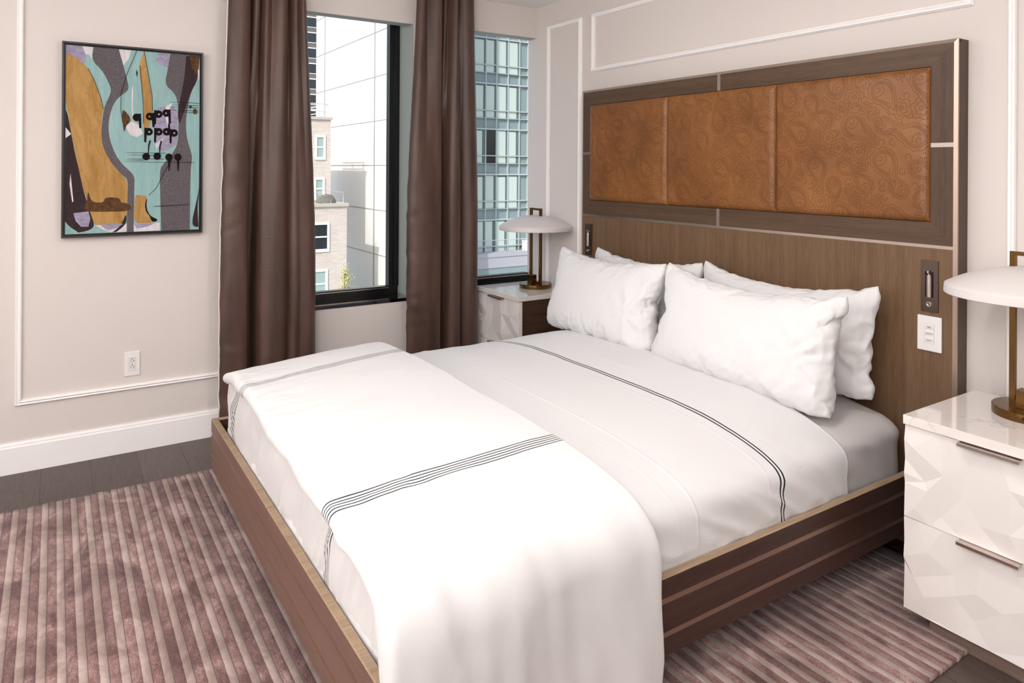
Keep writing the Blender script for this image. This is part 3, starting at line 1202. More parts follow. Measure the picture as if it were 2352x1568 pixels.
def flower_lines(rnd, cx, cy, s):
    L = []
    np_ = rnd.choice((5, 6, 7))
    ph = rnd.uniform(0, PI)
    for sc in (1.0, 0.62):
        L.append([(cx + s * sc * (0.72 + 0.28 * abs(math.cos(np_ / 2 * a + ph))) * math.cos(a), cy + s * sc * (0.72 + 0.28 * abs(math.cos(np_ / 2 * a + ph))) * math.sin(a)) for a in [k / 90 * 2 * PI for k in range(91)]])
    L.append([(cx + s * 0.28 * (1 - k / 40) * math.cos(k * 0.28), cy + s * 0.28 * (1 - k / 40) * math.sin(k * 0.28)) for k in range(36)])
    return L


def leaf_curl(rnd, cx, cy, s, rot):
    out = []
    for off in (0, 0.16):
        pl = []
        for k in range(50):
            a = k / 50 * 1.5 * PI
            r = s * (1.0 - 0.62 * k / 50 + off)
            pl.append((cx + r * math.cos(a + rot), cy + r * math.sin(a + rot)))
        out.append(pl)
    return out


def perforations(W, H, seed):
    rnd = random.Random(seed)
    placed, lines = [], []

    def ok(x, y, r):
        return all((x - a) ** 2 + (y - b) ** 2 > (r * 0.74 + c * 0.74) ** 2 for a, b, c in placed)
    for (rad, cnt, kind) in ((0.088, 60, 'p'), (0.062, 400, 'p'), (0.040, 1500, 'f'), (0.026, 6000, 'f'), (0.016, 9000, 'c')):
        for _ in range(cnt):
            x, y = rnd.uniform(0, W), rnd.uniform(0, H)
            if ok(x, y, rad):
                placed.append((x, y, rad))
                if kind == 'p':
                    lines += motif_lines(rnd, x, y, rad * 0.90, rnd.choice((0.55, 0.9, 3.7, 4.1)) + rnd.uniform(-.15, .15))
                elif kind == 'f':
                    lines += flower_lines(rnd, x, y, rad * 1.05)
                else:
                    lines += leaf_curl(rnd, x, y, rad * 0.95, rnd.uniform(0, 2 * PI))
    pts = []
    cell = {}
    step = 0.0062
    mind = 0.0044
    for pl in lines:
        acc = 0.0
        for (x0, y0), (x1, y1) in zip(pl, pl[1:]):
            seg = math.hypot(x1 - x0, y1 - y0)
            if seg < 1e-9:
                continue
            while acc <= seg:
                x, y = x0 + (x1 - x0) * acc / seg, y0 + (y1 - y0) * acc / seg
                acc += step
                if 0.006 < x < W - 0.006 and 0.006 < y < H - 0.006:
                    c = (int(x / mind), int(y / mind))
                    if not any((cell.get((c[0] + a, c[1] + b)) and math.hypot(cell[(c[0] + a, c[1] + b)][0] - x, cell[(c[0] + a, c[1] + b)][1] - y) < mind) for a in (-1, 0, 1) for b in (-1, 0, 1)):
                        cell[c] = (x, y)
                        pts.append((x, y))
            acc -= seg
    return pts


def leather_panel(x0, x1, z0, z1, seed):
    W, H = x1 - x0, z1 - z0
    R, D = 0.028, 0.022

    def height(x, z):
        # distance to edge -> padded profile
        def e(d):
            return 1.0 if d >= R else math.sqrt(max(0, 1 - (1 - d / R) ** 2))
        return D * min(e(x), e(W - x)) * 1.0 * (min(e(z), e(H - z)) ** 1.0) + 0.004 * math.sin(PI * x / W) * math.sin(PI * z / H) + 0.0007 * nz(x * 9 + seed, z * 9)

    def axis(Ln, n):
        a = [R * (1 - math.cos(k / 8 * PI / 2)) for k in range(8)]
        mid_ = list(np.linspace(R, Ln - R, n))
        return a + mid_ + [Ln - q for q in a[::-1]]
    ax, az = axis(W, 40), axis(H, 36)
    y0 = HY + 0.004
    bm = grid(len(ax), len(az), lambda i, j: (x0 + ax[i], y0 - height(ax[i], az[j]), z0 + az[j]))
    for f in bm.faces:
        f.material_index = 0
    r = 0.0015
    for (px, pz) in perforations(W, H, seed):
        h = height(px, pz)
        hx = (height(px + .001, pz) - h) / .001
        hz_ = (height(px, pz + .001) - h) / .001
        if abs(hx) > 1.2 or abs(hz_) > 1.2:
            continue
        vsn = []
        for k in range(6):
            a = k * PI / 3
            dx, dz = r * math.cos(a), r * math.sin(a)
            vsn.append(bm.verts.new((x0 + px + dx, y0 - (h + hx * dx + hz_ * dz) - 0.0003, z0 + pz + dz)))
        f = bm.faces.new(vsn)
        f.material_index = 1
    me = bm
    o = hpart('leather_panel', me, [M_leather, M_perf])
    return o


leather_panel(LX0 + 0.001, 1.3125, LZ0 + 0.001, LZ1 - 0.001, 11)
leather_panel(1.3135, 1.9655, LZ0 + 0.001, LZ1 - 0.001, 22)
leather_panel(1.9665, LX1 - 0.001, LZ0 + 0.001, LZ1 - 0.001, 33)


# recessed reading lights
def cylinder_bm(p0, p1, r, seg=20):
    bm = bmesh.new()
    tube(bm, [p0, p1], r, seg)
    return bm


def reading_light(x, z0, z1, wd, label, knob=True):
    root = thing('reading_light', label, 'reading light', (x, HY, (z0 + z1) / 2))
    H = (z1 - z0) / 2
    hw = wd / 2
    # plate with a slot: four bars
    sx0, sx1, sz0, sz1 = -0.0145, 0.0145, -H + 0.052, H - 0.040
    bm = bxm((-hw, sx0, -0.005, 0.0, -H, H), (sx1, hw, -0.005, 0.0, -H, H), (sx0, sx1, -0.005, 0.0, -H, sz0), (sx0, sx1, -0.005, 0.0, sz1, H))
    obj('face_plate', bm, M_gun, root)
    obj('recess', bxm((sx0, sx1, -0.0012, -0.0006, sz0, sz1)), M_darkhole, root)
    bm = bmesh.new()
    tube(bm, [(0, -0.0065, sz0 + 0.001), (0, -0.0065, sz1 - 0.012)], 0.0095, 24)
    lh = obj('light_head', bm, M_nickel, root, True)
    edge_split(lh)
    bm = bmesh.new()
    tube(bm, [(-0.004, -0.008, sz1 - 0.002), (0.004, -0.008, sz1 - 0.002)], 0.0065, 20)
    tube(bm, [(0, -0.008, sz1 - 0.014), (0, -0.008, sz1 - 0.004)], 0.0035, 12)
    obj('swivel_joint', bm, M_nickel, root, True)
    bm = bmesh.new()
    tube(bm, [(0, -0.005, -H + 0.027), (0, -0.010, -H + 0.027)], 0.0095, 24)
    k_ = obj('push_switch', bm, M_nickel, root, True)
    edge_split(k_)
    bm = bmesh.new()
    tube(bm, [(0, -0.0100, -H + 0.027), (0, -0.0125, -H + 0.027)], 0.0055, 20)
    obj('switch_cap', bm, M_nickel, k_, True)
    return root


reading_light(2.616, 0.894, 1.078, 0.060, 'metal reading light recessed in the headboard above the white keypad')
reading_light(0.672, 0.894, 1.078, 0.062, 'metal reading light recessed at the headboard edge near the far lamp')


def text_mesh(s, size, extrude=0.0002):
    c = bpy.data.curves.new('lettering', 'FONT')
    c.body = s
    c.size = size
    c.align_x = 'CENTER'
    c.align_y = 'CENTER'
    c.extrude = extrude
    c.space_line = 0.8
    o = bpy.data.objects.new('lettering', c)
    COL.objects.link(o)
    dg = bpy.context.evaluated_depsgraph_get()
    me = bpy.data.meshes.new_from_object(o.evaluated_get(dg))
    bpy.data.objects.remove(o)
    return me


kp = thing('keypad', 'white lighting keypad with three labelled buttons on the headboard beneath the reading light', 'switch', (2.6175, HY, 0.815))
obj('cover_plate', bxm((-0.042, 0.042, -0.0075, 0, -0.063, 0.063), bev=0.0022), M_plastic, kp)
obj('button_bay', bxm((-0.0175, 0.0175, -0.0079, -0.007, -0.036, 0.036)), mat('bay_outline', (196, 190, 188), 0.5), kp)
obj('button_bay_face', bxm((-0.0168, 0.0168, -0.0082, -0.0078, -0.0353, 0.0353)), M_plastic, kp)
for zc, txt in ((0.0235, 'NIGHT\nSCENE'), (0.0, 'BEDROOM'), (-0.0240, 'MASTER')):
    b_o = obj('button', bxm((-0.0145, 0.0155, -0.0100, -0.0080, zc - 0.0062, zc + 0.0062), bev=0.0006), mat('keypad_button', (232, 227, 225), 0.45), kp)
    me = text_mesh(txt, 0.0046 if '\n' not in txt else 0.0042)
    me.materials.append(M_ink)
    lt = bpy.data.objects.new('lettering', me)
    COL.objects.link(lt)
    lt.parent = b_o
    lt.location = (0.0005, -0.0102, zc)
    lt.rotation_euler = (PI / 2, 0, 0)

# wall outlet
ou = thing('wall_outlet', 'white double socket plate low on the wall under the framed print', 'outlet', (0, -2.4115, 0.4305))
obj('cover_plate', bxm((0, 0.006, -0.0335, 0.0335, -0.059, 0.059), bev=0.002), M_plastic, ou)
rc = obj('receptacle', bxm((0.0055, 0.0075, -0.0168, 0.0168, -0.033, 0.033), bev=0.0008), mat('receptacle_face', (230, 225, 223), 0.4), ou)
for zc in (0.016, -0.0145):
    bm = bxm((0.0074, 0.0079, -0.0068, -0.0050, zc - 0.0045, zc + 0.0010), (0.0074, 0.0079, 0.0052, 0.0076, zc - 0.0045, zc + 0.0015), (0.0074, 0.0079, 0.0085, 0.0115, zc - 0.0020, zc - 0.0010))
    tube(bm, [(0.0074, -0.0002, zc + 0.0085), (0.0079, -0.0002, zc + 0.0085)], 0.0024, 12)
    obj('socket_holes', bm, M_darkhole, rc)

# ------------------------------------------------------------------ bedside tables
UPPER = [(0, .6185, 0), (.101, .6185, 3), (.127, .6185, 6), (.161, .6185, 4), (.059, .460, -1), (.185, .552, 0), (.166, .454, -1), (.116, .501, 9),
         (.028, .556, 12), (.265, .595, 8), (.105, .371, 0), (0, .573, 8), (0, .512, 1), (0, .469, 8), (0, .439, 2), (.289, .524, 12),
         (.335, .466, 0), (.290, .400, 12), (.068, .437, 9), (.032, .372, 8), (.24, .6185, 3), (.34, .6185, 2), (.42, .6185, 4), (.48, .6185, 2),
         (.342, .566, 2), (.38, .52, 11), (.48, .55, 9), (.48, .49, 1), (.43, .45, 8), (.48, .42, 9), (.46, .38, 1), (.40, .42, 1), (.212, .392, 3)]
LOWER = [(.140, .218, -1), (.070, .254, 11), (.197, .114, 0), (.064, .117, 11), (.304, .292, 3), (0, .193, 1), (0, .212, 8), (0, .259, 3), (.099, .059, 4),
         (.205, .198, 9), (.272, .175, 9), (.325, .086, 2), (.307, .057, 6), (.36, .23, 12), (.41, .17, 0), (.48, .25, 9), (.48, .15, 2), (.44, .30, 8),
         (.42, .10, 10), (.48, .09, 5), (.38, .13, 2), (.145, .16, 6), (.03, .16, 7)]
SEAM = [(0.0, .336, 6), (.04, .335, 3), (.076, .336, 3), (.112, .335, 5), (.157, .3355, 2), (.22, .335, 5), (.271, .336, 1), (.318, .335, 6), (.40, .335, 1), (.48, .335, 5)]
BOT = [(0.0, .054, 5), (.05, .054, 6), (.16, .054, 7), (.24, .054, 5), (.38, .054, 7), (.48, .054, 4)]
ST_W = 0.48


def facet_front(pts, th=0.018):
    P2 = [Vector((p[0], p[1])) for p in pts]
    r = delaunay_2d_cdt(P2, [], [], 0, 1e-5)
    cv, ce, cf = r[0], r[1], r[2]
    src = r[3]
    bm = bmesh.new()
    V = []
    for k, c in enumerate(cv):
        d = pts[src[k][0]][2] * 0.001 * 0.85
        V.append(bm.verts.new((c.x, -d, c.y)))
    for f in cf:
        try:
            fc = bm.faces.new([V[i] for i in f])
        except ValueError:
            continue
    bmesh.ops.recalc_face_normals(bm, faces=bm.faces[:])
    # give it thickness backwards
    bd = [e for e in bm.edges if e.is_boundary]
    ex = bmesh.ops.extrude_edge_only(bm, edges=bd)
    nv = [v for v in ex['geom'] if isinstance(v, bmesh.types.BMVert)]
    for v in nv:
        v.co.y = th
    bmesh.ops.contextual_create(bm, geom=[e for e in bm.edges if e.is_boundary])
    bmesh.ops.recalc_face_normals(bm, faces=bm.faces[:])
    return bm


def bedside_table(x0, dy, label):
    root = thing('bedside_table', label, 'bedside table', (x0 + ST_W / 2, -0.30 + dy, 0), group='matching bedside tables')
    L = Vector((-ST_W / 2, 0.30, 0))

    def p(name, bm, m):
        o = obj(name, bm, m, root)
        o.location = L
        return o
    fy = -0.519
    p('body', bxm((0.006, ST_W - 0.006, fy + 0.019, -0.082, 0.075, 0.6215)), M_stand)
    p('plinth', bxm((0.064, ST_W - 0.05, -0.497, -0.10, 0.0, 0.0755)), M_plinth)
    up = UPPER + [(a, b + 0.0016, c) for a, b, c in SEAM]
    lo = LOWER + [(a, b - 0.0016, c) for a, b, c in SEAM] + BOT
    for pts, hz_ in ((up, 0.6105), (lo, 0.3265)):
        bm = facet_front(pts)
        for v in bm.verts:
            v.co.y += fy
        d = p('drawer', bm, M_white)
        # slim metal edge pull
        hb_ = bxm((0.160, 0.318, fy - 0.029, fy - 0.004, hz_ + 0.0055, hz_ + 0.0080), (0.160, 0.318, fy - 0.029, fy - 0.0265, hz_ - 0.0010, hz_ + 0.0070), bev=0.0005)
        obj('handle', hb_, M_nickel, d)
    p('marble_top', bxm((-0.001, ST_W + 0.002, -0.532, -0.076, 0.622, 0.650), bev=0.0015), M_marble)
    return root


bedside_table(2.766, 0, 'white faceted bedside table with marble top in the right foreground')
bedside_table(0.012, 0.074, 'white faceted bedside table with marble top in the far corner by the window')


# ------------------------------------------------------------------ table lamps
def lamp(x, y, z, label):
    root = thing('table_lamp', label, 'lamp', (x, y, z), group='matching brass table lamps')
    bm = bmesh.new()
    lathe(bm, [(0, 0), (0.1035, 0), (0.104, 0.001), (0.104, 0.0245), (0.1025, 0.026), (0, 0.026)], 96)
    b = obj('base', bm, M_brass, root, True)
    edge_split(b)
    # usb port on the rim
    a = math.radians(-78)
    px, py = 0.1035 * math.cos(a), 0.1035 * math.sin(a)
    bm = bxm((-0.008, 0.008, -0.0015, 0.002, -0.0045, 0.0045))
    u = obj('usb_port', bm, M_darkhole, root)
    u.location = (px, py, 0.0135)
    u.rotation_euler = (0, 0, a + PI / 2)
    # rectangular loop of square bar: two posts, joined at the foot, rising through the shade to a handle
    hw, bw, zt = 0.060, 0.0155, 0.502
    bm = bxm((-hw, -hw + bw, -bw / 2, bw / 2, 0.026, zt), (hw - bw, hw, -bw / 2, bw / 2, 0.026, zt),
             (-hw + bw, hw - bw, -bw / 2, bw / 2, zt - bw * 0.8, zt),
             (-hw + bw, hw - bw, -bw / 2, bw / 2, 0.026, 0.038))
    obj('stem_loop', bm, M_brass, root)
    obj('switch_block', bxm((-0.026, 0.022, -0.046, -bw / 2, 0.026, 0.082), bev=0.0012), M_brass, root)
    bm = bmesh.new()
    tube(bm, [(0.022, -0.028, 0.055), (0.034, -0.028, 0.055)], 0.0055, 16)
    obj('switch_knob', bm, M_brass, root, True)
    bm = bmesh.new()
    lathe(bm, [(0, 0.366), (0.062, 0.366), (0.066, 0.372), (0.066, 0.380), (0, 0.384)], 48)
    h = obj('shade_holder', bm, M_brass, root, True)
    # shallow domed metal shade
    R = 0.2327
    pr = []
    for k in range(25):
        t_ = k / 24
        r = R * t_
        pr.append((r, 0.392 + 0.066 * (1 - t_ ** 2.1) ** 1.0))
    pr += [(R + 0.001, 0.388), (R + 0.002, 0.366), (R - 0.001, 0.364), (R - 0.003, 0.366), (R - 0.003, 0.386)]
    for k in range(24, -1, -1):
        t_ = k / 24
        pr.append(((R - 0.004) * t_, 0.388 + 0.064 * (1 - t_ ** 2.1)))
    bm = bmesh.new()
    lathe(bm, pr, 128)
    s = obj('lamp_shade', bm, M_shade, root, True)
    edge_split(s, 50)
    return root


lamp(0.247, -0.163, 0.650, 'brass lamp with white dish shade on the far bedside table by the window')
lamp(2.985, -0.207, 0.650, 'brass lamp with white dish shade cut off by the right edge of the picture')


# ------------------------------------------------------------------ curtains
def curtain(name_label, top, bot, z_top, z_bot, stops, label, lining=None):
    """top/bot: lists of (y, x) control points along the cloth, same length; stops: list of z fractions for blending"""
    root = thing('curtain', label, 'curtain', ((top[0][1] + bot[0][1]) / 2, (top[0][0] + top[-1][0]) / 2, z_bot), group='brown satin curtains')
    NU_, NZ = 150, 130
    tp, _ = resample(top, NU_)
    bp, _ = resample(bot, NU_)
    seed = len(label)

    def f(i, j):
        t_ = j / (NZ - 1)         # 0 top
        k = stops(t_)
        y = tp[i][0] * (1 - k) + bp[i][0] * k
        x = tp[i][1] * (1 - k) + bp[i][1] * k
        z = z_top + (z_bot - z_top) * t_
        e = 0.0028 * nz(y * 9, z * 1.4, seed)
        # horizontal puckers near the leading edges
        edge = math.exp(-(i / 22.0) ** 2) + 0.15
        e += 0.0075 * edge * nz(y * 3, z * 15 + nz(y * 6, z * 3) * 1.5, seed + 3) * ss(0.05, 0.4, t_)
        return (x + e, y + 0.4 * e, z)
    bm = grid(NU_, NZ, f)
    bmesh.ops.recalc_face_normals(bm, faces=bm.faces[:])
    o = obj('drape', bm, M_curtain, root, True)
    o.location = -root.location
    md = o.modifiers.new('thick', 'SOLIDIFY')
    md.thickness = 0.003
    md.offset = 0
    if lining:
        def g(i, j):
            t_ = j / (NZ - 1)
            q = f(0, j)
            s_ = i / 5
            return (q[0] - 0.006 - 0.02 * s_, q[1] - 0.006 * (1 - s_) + 0.03 * s_, q[2])
        bm = grid(6, NZ, g)
        l = obj('lining', bm, M_lining, root, True)
        l.location = -root.location
        m2 = l.modifiers.new('thick', 'SOLIDIFY')
        m2.thickness = 0.002
    return root


top1 = [(-1.985, .115), (-1.965, .135), (-1.92, .145), (-1.885, .120), (-1.868, .05), (-1.866, .045), (-1.863, .05), (-1.860, .10), (-1.848, .125), (-1.825, .115), (-1.818, .05), (-1.812, .11),
        (-1.795, .13), (-1.775, .105), (-1.765, .085), (-1.74, .125), (-1.71, .135), (-1.685, .10), (-1.68, .045), (-1.672, .10), (-1.655, .125), (-1.64, .08), (-1.64, .09), (-1.625, .125), (-1.605, .10)]
bot1 = [(-2.030, .135), (-2.010, .155), (-1.96, .165), (-1.905, .155), (-1.893, .12), (-1.890, .02), (-1.870, .012), (-1.850, .02), (-1.848, .11), (-1.838, .15), (-1.81, .165),
        (-1.78, .175), (-1.75, .175), (-1.72, .165), (-1.70, .13), (-1.695, .115), (-1.688, .135), (-1.67, .155), (-1.65, .160), (-1.63, .145), (-1.61, .150), (-1.58, .155), (-1.555, .140), (-1.535, .11)]
curtain('a', top1, bot1, 2.4875, 0.006, lambda t_: ss(-0.15, 0.72, t_), 'brown satin curtain to the left of the tall window, beside the framed print', lining=True)
top2 = [(-0.925, .10), (-0.91, .125), (-0.89, .13), (-0.870, .105), (-0.862, .085), (-0.845, .105), (-0.815, .135), (-0.79, .14), (-0.765, .11), (-0.757, .05), (-0.748, .10), (-0.735, .115), (-0.722, .09),
        (-0.712, .06), (-0.70, .075), (-0.68, .115), (-0.665, .12), (-0.655, .09), (-0.648, .07), (-0.62, .11), (-0.58, .125), (-0.545, .10), (-0.528, .07)]
bot2 = [(-1.000, .125), (-0.985, .150), (-0.96, .165), (-0.93, .170), (-0.90, .172), (-0.87, .170), (-0.84, .165), (-0.81, .165), (-0.787, .155), (-0.781, .09), (-0.778, .02), (-0.765, .02), (-0.745, .05),
        (-0.725, .125), (-0.70, .145), (-0.66, .145), (-0.64, .125), (-0.632, .07), (-0.622, .06), (-0.60, .09), (-0.56, .115), (-0.525, .11), (-0.498, .085)]
curtain('b', top2, bot2, 2.4875, 0.006, lambda t_: ss(-0.1, 0.60, t_), 'brown satin curtain hanging between the two windows')

# ------------------------------------------------------------------ framed print
AY0, AY1, AZ0, AZ1 = -2.710, -2.099, 1.0645, 1.9855
pic = thing('framed_print', 'tall abstract print with ochre and grey guitar-like shapes in a thin black frame', 'picture', (0, (AY0 + AY1) / 2, AZ0))
PL = -pic.location
bm = bmesh.new()
fw_, fd = 0.008, 0.035
for b in ((AY0, AY1, AZ0, AZ0 + fw_), (AY0, AY1, AZ1 - fw_, AZ1), (AY0, AY0 + fw_, AZ0 + fw_, AZ1 - fw_), (AY1 - fw_, AY1, AZ0 + fw_, AZ1 - fw_)):
    box(bm, 0.001, fd, b[0], b[1], b[2], b[3])
o = obj('picture_frame', bm, mat('bronze_black_frame', (44, 36, 34), 0.35, spec=0.5), pic)
o.location = PL
o = obj('backing_board', bxm((0.001, 0.012, AY0 + fw_, AY1 - fw_, AZ0 + fw_, AZ1 - fw_)), M_black, pic)
o.location = PL
CY0, CY1, CZ0_, CZ1_ = AY0 + 0.0155, AY1 - 0.0155, AZ0 + 0.0165, AZ1 - 0.0165
ART = {"lav0":[[0,1.0],[0.113,1.0],[0.136,0.97],[0.137,0.92],[0.105,0.893],[0,0.947]],"gold":[[0,0.947],[0.022,0.956],[0.086,0.928],[0.151,0.885],[0.198,0.823],[0.246,0.725],[0.265,0.668],[0.251,0.61],[0.249,0.538],[0.262,0.474],[0.296,0.416],[0.354,0.359],[0.412,0.308],[0.447,0.271],[0.443,0.132],[0.434,0.067],[0.414,0.049],[0.213,0.043],[0.195,0.065],[0.176,0.115],[0.128,0.23],[0.09,0.351],[0.062,0.457],[0.039,0.534],[0.015,0.646],[0,0.702]],"char0":[[0.192,1.0],[0.373,1.0],[0.407,0.914],[0.437,0.835],[0.452,0.781],[0.384,0.745],[0.341,0.707],[0.313,0.648],[0.299,0.583],[0.309,0.511],[0.343,0.439],[0.392,0.381],[0.451,0.341],[0.496,0.308],[0.494,0.242],[0.492,0.146],[0.491,0],[0.439,0],[0.443,0.169],[0.447,0.286],[0.402,0.315],[0.344,0.359],[0.286,0.424],[0.257,0.481],[0.249,0.545],[0.256,0.61],[0.27,0.679],[0.293,0.72],[0.323,0.772],[0.297,0.821],[0.254,0.877],[0.178,0.93]],"char1":[[0.764,1.0],[0.906,1.0],[1,1.0],[0.984,0.861],[0.934,0.798],[0.908,0.72],[0.89,0.628],[0.893,0.552],[0.915,0.484],[0.945,0.423],[0.932,0.354],[0.928,0.201],[0.927,0],[0.7,0],[0.691,0.203],[0.686,0.353],[0.763,0.414],[0.82,0.475],[0.833,0.551],[0.832,0.642],[0.823,0.74],[0.791,0.784],[0.721,0.822],[0.744,0.91]],"dark1":[[0.89,0.994],[0.948,1.0],[0.983,0.969],[0.984,0.861],[0.929,0.79],[0.897,0.72],[0.866,0.658],[0.84,0.596],[0.822,0.657],[0.844,0.748],[0.875,0.864]],"brown1":[[0.916,1.0],[1,1.0],[0.984,0.915],[0.971,0.884],[0.938,0.928]],"gold1":[[0.56,1.0],[0.577,0.931],[0.596,0.85],[0.619,0.762],[0.626,0.665],[0.608,0.591],[0.568,0.552],[0.553,0.619],[0.567,0.678],[0.551,0.774],[0.531,0.862],[0.525,0.92],[0.545,0.973]],"char2":[[0,0.659],[0.015,0.632],[0.039,0.534],[0.062,0.442],[0.095,0.337],[0.128,0.223],[0.18,0.101],[0.209,0.04],[0.167,0.016],[0.093,0.007],[0.029,0.041],[0,0.069]],"white2":[[0,0.565],[0.039,0.53],[0,0.508]],"white3":[[0.036,0.322],[0.057,0.174],[0.048,0.169],[0.029,0.266]],"white4":[[0.213,0.043],[0.439,0.045],[0.439,0.002],[0.328,0.001],[0.261,0.02]],"white5":[[0.491,0.043],[0.689,0.047],[0.692,0.002],[0.493,0.002]],"white0":[[0.113,1.0],[0.185,1.0],[0.178,0.935],[0.155,0.962],[0.136,0.956]],"white8":[[0.375,1.0],[0.465,1.0],[0.446,0.953],[0.400,0.905]],"lav1":[[0.666,0.999],[0.761,1.0],[0.744,0.921],[0.707,0.927],[0.651,0.95]],"lav2":[[0.638,0.681],[0.761,0.711],[0.818,0.687],[0.833,0.581],[0.815,0.482],[0.711,0.443],[0.66,0.465],[0.644,0.577]],"white6":[[0.73,0.699],[0.782,0.723],[0.761,0.685],[0.746,0.579],[0.733,0.624]],"white7":[[0.65,0.487],[0.721,0.526],[0.685,0.48],[0.662,0.461]],"lav3":[[0.056,0.111],[0.162,0.119],[0.176,0.08],[0.162,0.037],[0.111,0.038],[0.074,0.068]],"gold2":[[0.501,0.209],[0.551,0.197],[0.591,0.2],[0.58,0.13],[0.617,0.077],[0.658,0.058],[0.613,0.046],[0.493,0.047],[0.495,0.139]],"dbrown":[[0.133,0.162],[0.152,0.169],[0.154,0.216],[0.165,0.223],[0.18,0.169],[0.269,0.163],[0.278,0.193],[0.384,0.19],[0.394,0.161],[0.443,0.16],[0.482,0.132],[0.433,0.114],[0.251,0.115],[0.134,0.12]],"curve":[[0.439,0.059],[0.414,0.031],[0.366,0.004],[0.332,0.001],[0.385,0.031],[0.414,0.067],[0.435,0.103]],"lav4":[[0.242,0.046],[0.414,0.047],[0.366,0.025],[0.299,0.012]],"lav5":[[0.493,0.043],[0.653,0.045],[0.593,0.026],[0.513,0.017]],"tealR":[[1,0.854],[1.0,0.254],[0.966,0.208],[0.934,0.132],[0.928,0.201],[0.935,0.354],[0.947,0.415],[0.916,0.484],[0.895,0.552],[0.892,0.628],[0.91,0.72],[0.939,0.798]],"charR":[[1.0,0.239],[0.994,0.177],[0.988,0.123],[0.998,0.015],[0.957,0.017],[0.944,0.048],[0.967,0.124],[0.99,0.2]],"whiteR":[[0.984,0.919],[0.997,0.924],[0.997,0.858],[0.986,0.869]],"torn":[[0.591,0.186],[0.584,0.137],[0.602,0.1],[0.625,0.081],[0.673,0.065],[0.663,0.054],[0.628,0.051],[0.612,0.085],[0.584,0.108],[0.574,0.141],[0.581,0.175]],"blob":[[0.404,0.673],[0.424,0.663],[0.454,0.638],[0.464,0.609],[0.429,0.586],[0.415,0.542],[0.407,0.585],[0.398,0.629]],"shapew":[[0.425,0.579],[0.468,0.609],[0.518,0.596],[0.558,0.545],[0.509,0.522],[0.459,0.535]],"thin1":[[0.475,0.813],[0.482,0.771],[0.48,0.69],[0.488,0.61],[0.48,0.606],[0.468,0.675],[0.469,0.77]],"scr":[[0.506,0.897],[0.514,0.879],[0.508,0.853],[0.503,0.875]]}


def art_mat(name, a, b, sc=(6, 6, 1), k=6):
    a = tuple(v * 0.93 for v in a)
    b = tuple(v * 0.90 for v in b)
    m = mat(name, a, 0.8, spec=0.12)
    n = NT(m)
    f = n.noise(n.coord('Object', sc), k, 5, 0.75, 0.6)
    n.color(n.ramp(f, [(0.34, b), (0.62, a)]))
    return m


A_teal = art_mat('pale_teal_paint', (164, 199, 196), (152, 190, 189))
A_gold = art_mat('ochre_paint', (200, 158, 100), (176, 130, 68), (1, 5, 1.2), 4)
A_char = art_mat('charcoal_wash', (124, 118, 122), (74, 64, 68), (1, 30, 30), 8)
A_dark = art_mat('dark_plum_wash', (72, 56, 58), (46, 32, 34), (1, 20, 20), 8)
A_lav = art_mat('lavender_wash', (180, 172, 194), (148, 140, 166), (1, 6, 14), 5)
A_white = art_mat('bare_paper', (236, 230, 230), (222, 214, 220))
A_brown = art_mat('brown_wash', (110, 78, 50), (72, 46, 28), (1, 12, 12), 5)
A_ink = mat('black_brown_ink', (24, 16, 15), 0.75, spec=0.1)
AM = [A_teal, A_gold, A_char, A_dark, A_lav, A_white, A_brown, A_ink]
order = [('lav0', 4), ('white0', 5), ('white8', 5), ('gold', 1), ('char0', 2), ('char2', 3), ('white2', 5), ('white3', 5), ('char1', 2), ('tealR', 0), ('dark1', 3), ('brown1', 6), ('whiteR', 5), ('lav1', 4),
         ('lav2', 4), ('white6', 5), ('white7', 5), ('gold1', 1), ('shapew', 5), ('white4', 5), ('white5', 5), ('lav3', 4), ('gold2', 1), ('dbrown', 6), ('curve', 3), ('lav4', 4), ('lav5', 4), ('charR', 3),
         ('torn', 7), ('blob', 6), ('thin1', 5), ('scr', 7)]
bm = bmesh.new()
XC = 0.0245
layer = [0]


def art_poly(pts, mi):
    layer[0] += 1
    if len(pts) > 6:
        for _ in range(2):
            q_ = []
            for k_i, v_ in enumerate(pts):
                a_, b_ = pts[k_i - 1], pts[(k_i + 1) % len(pts)]
                if v_[0] < 0.008 or v_[0] > 0.992 or v_[1] < 0.008 or v_[1] > 0.992:
                    q_.append(v_)
                    continue
                for o_ in (a_, b_):
                    l_ = math.hypot(o_[0] - v_[0], o_[1] - v_[1])
                    e_ = min(0.25, 0.02 / max(l_, 1e-6))
                    q_.append((v_[0] + (o_[0] - v_[0]) * e_, v_[1] + (o_[1] - v_[1]) * e_))
            pts = q_
    xx = XC + layer[0] * 0.00007
    v = [bm.verts.new((xx, CY0 + p[0] * (CY1 - CY0), CZ0_ + p[1] * (CZ1_ - CZ0_))) for p in pts]
    f = bm.faces.new(v)
    f.material_index = mi
    if f.normal.x < 0 or f.calc_area() < 0:
        pass
    return f


box(bm, 0.012, XC, CY0, CY1, CZ0_, CZ1_, 5)
art_poly([(0, 0), (1, 0), (1, 1), (0, 1)], 0)
for k_, mi in order:
    art_poly(ART[k_], mi)


def ell(c, rx, rz, a0=0.0, n_=18):
    return [(c[0] + rx * math.cos(a0 + 2 * PI * k / n_), c[1] + rz * math.sin(a0 + 2 * PI * k / n_)) for k in range(n_)]


def strip(p0, p1, w0, w1=None):
    w1 = w0 if w1 is None else w1
    return [(p0[0] - w0, p0[1]), (p0[0] + w0, p0[1]), (p1[0] + w1, p1[1]), (p1[0] - w1, p1[1])]


def line_h(x0, x1, z, h=0.0022):
    return [(x0, z - h * 0.4), (x1, z - h), (x1, z + h), (x0, z + h * 0.4)]


RXL = 0.026
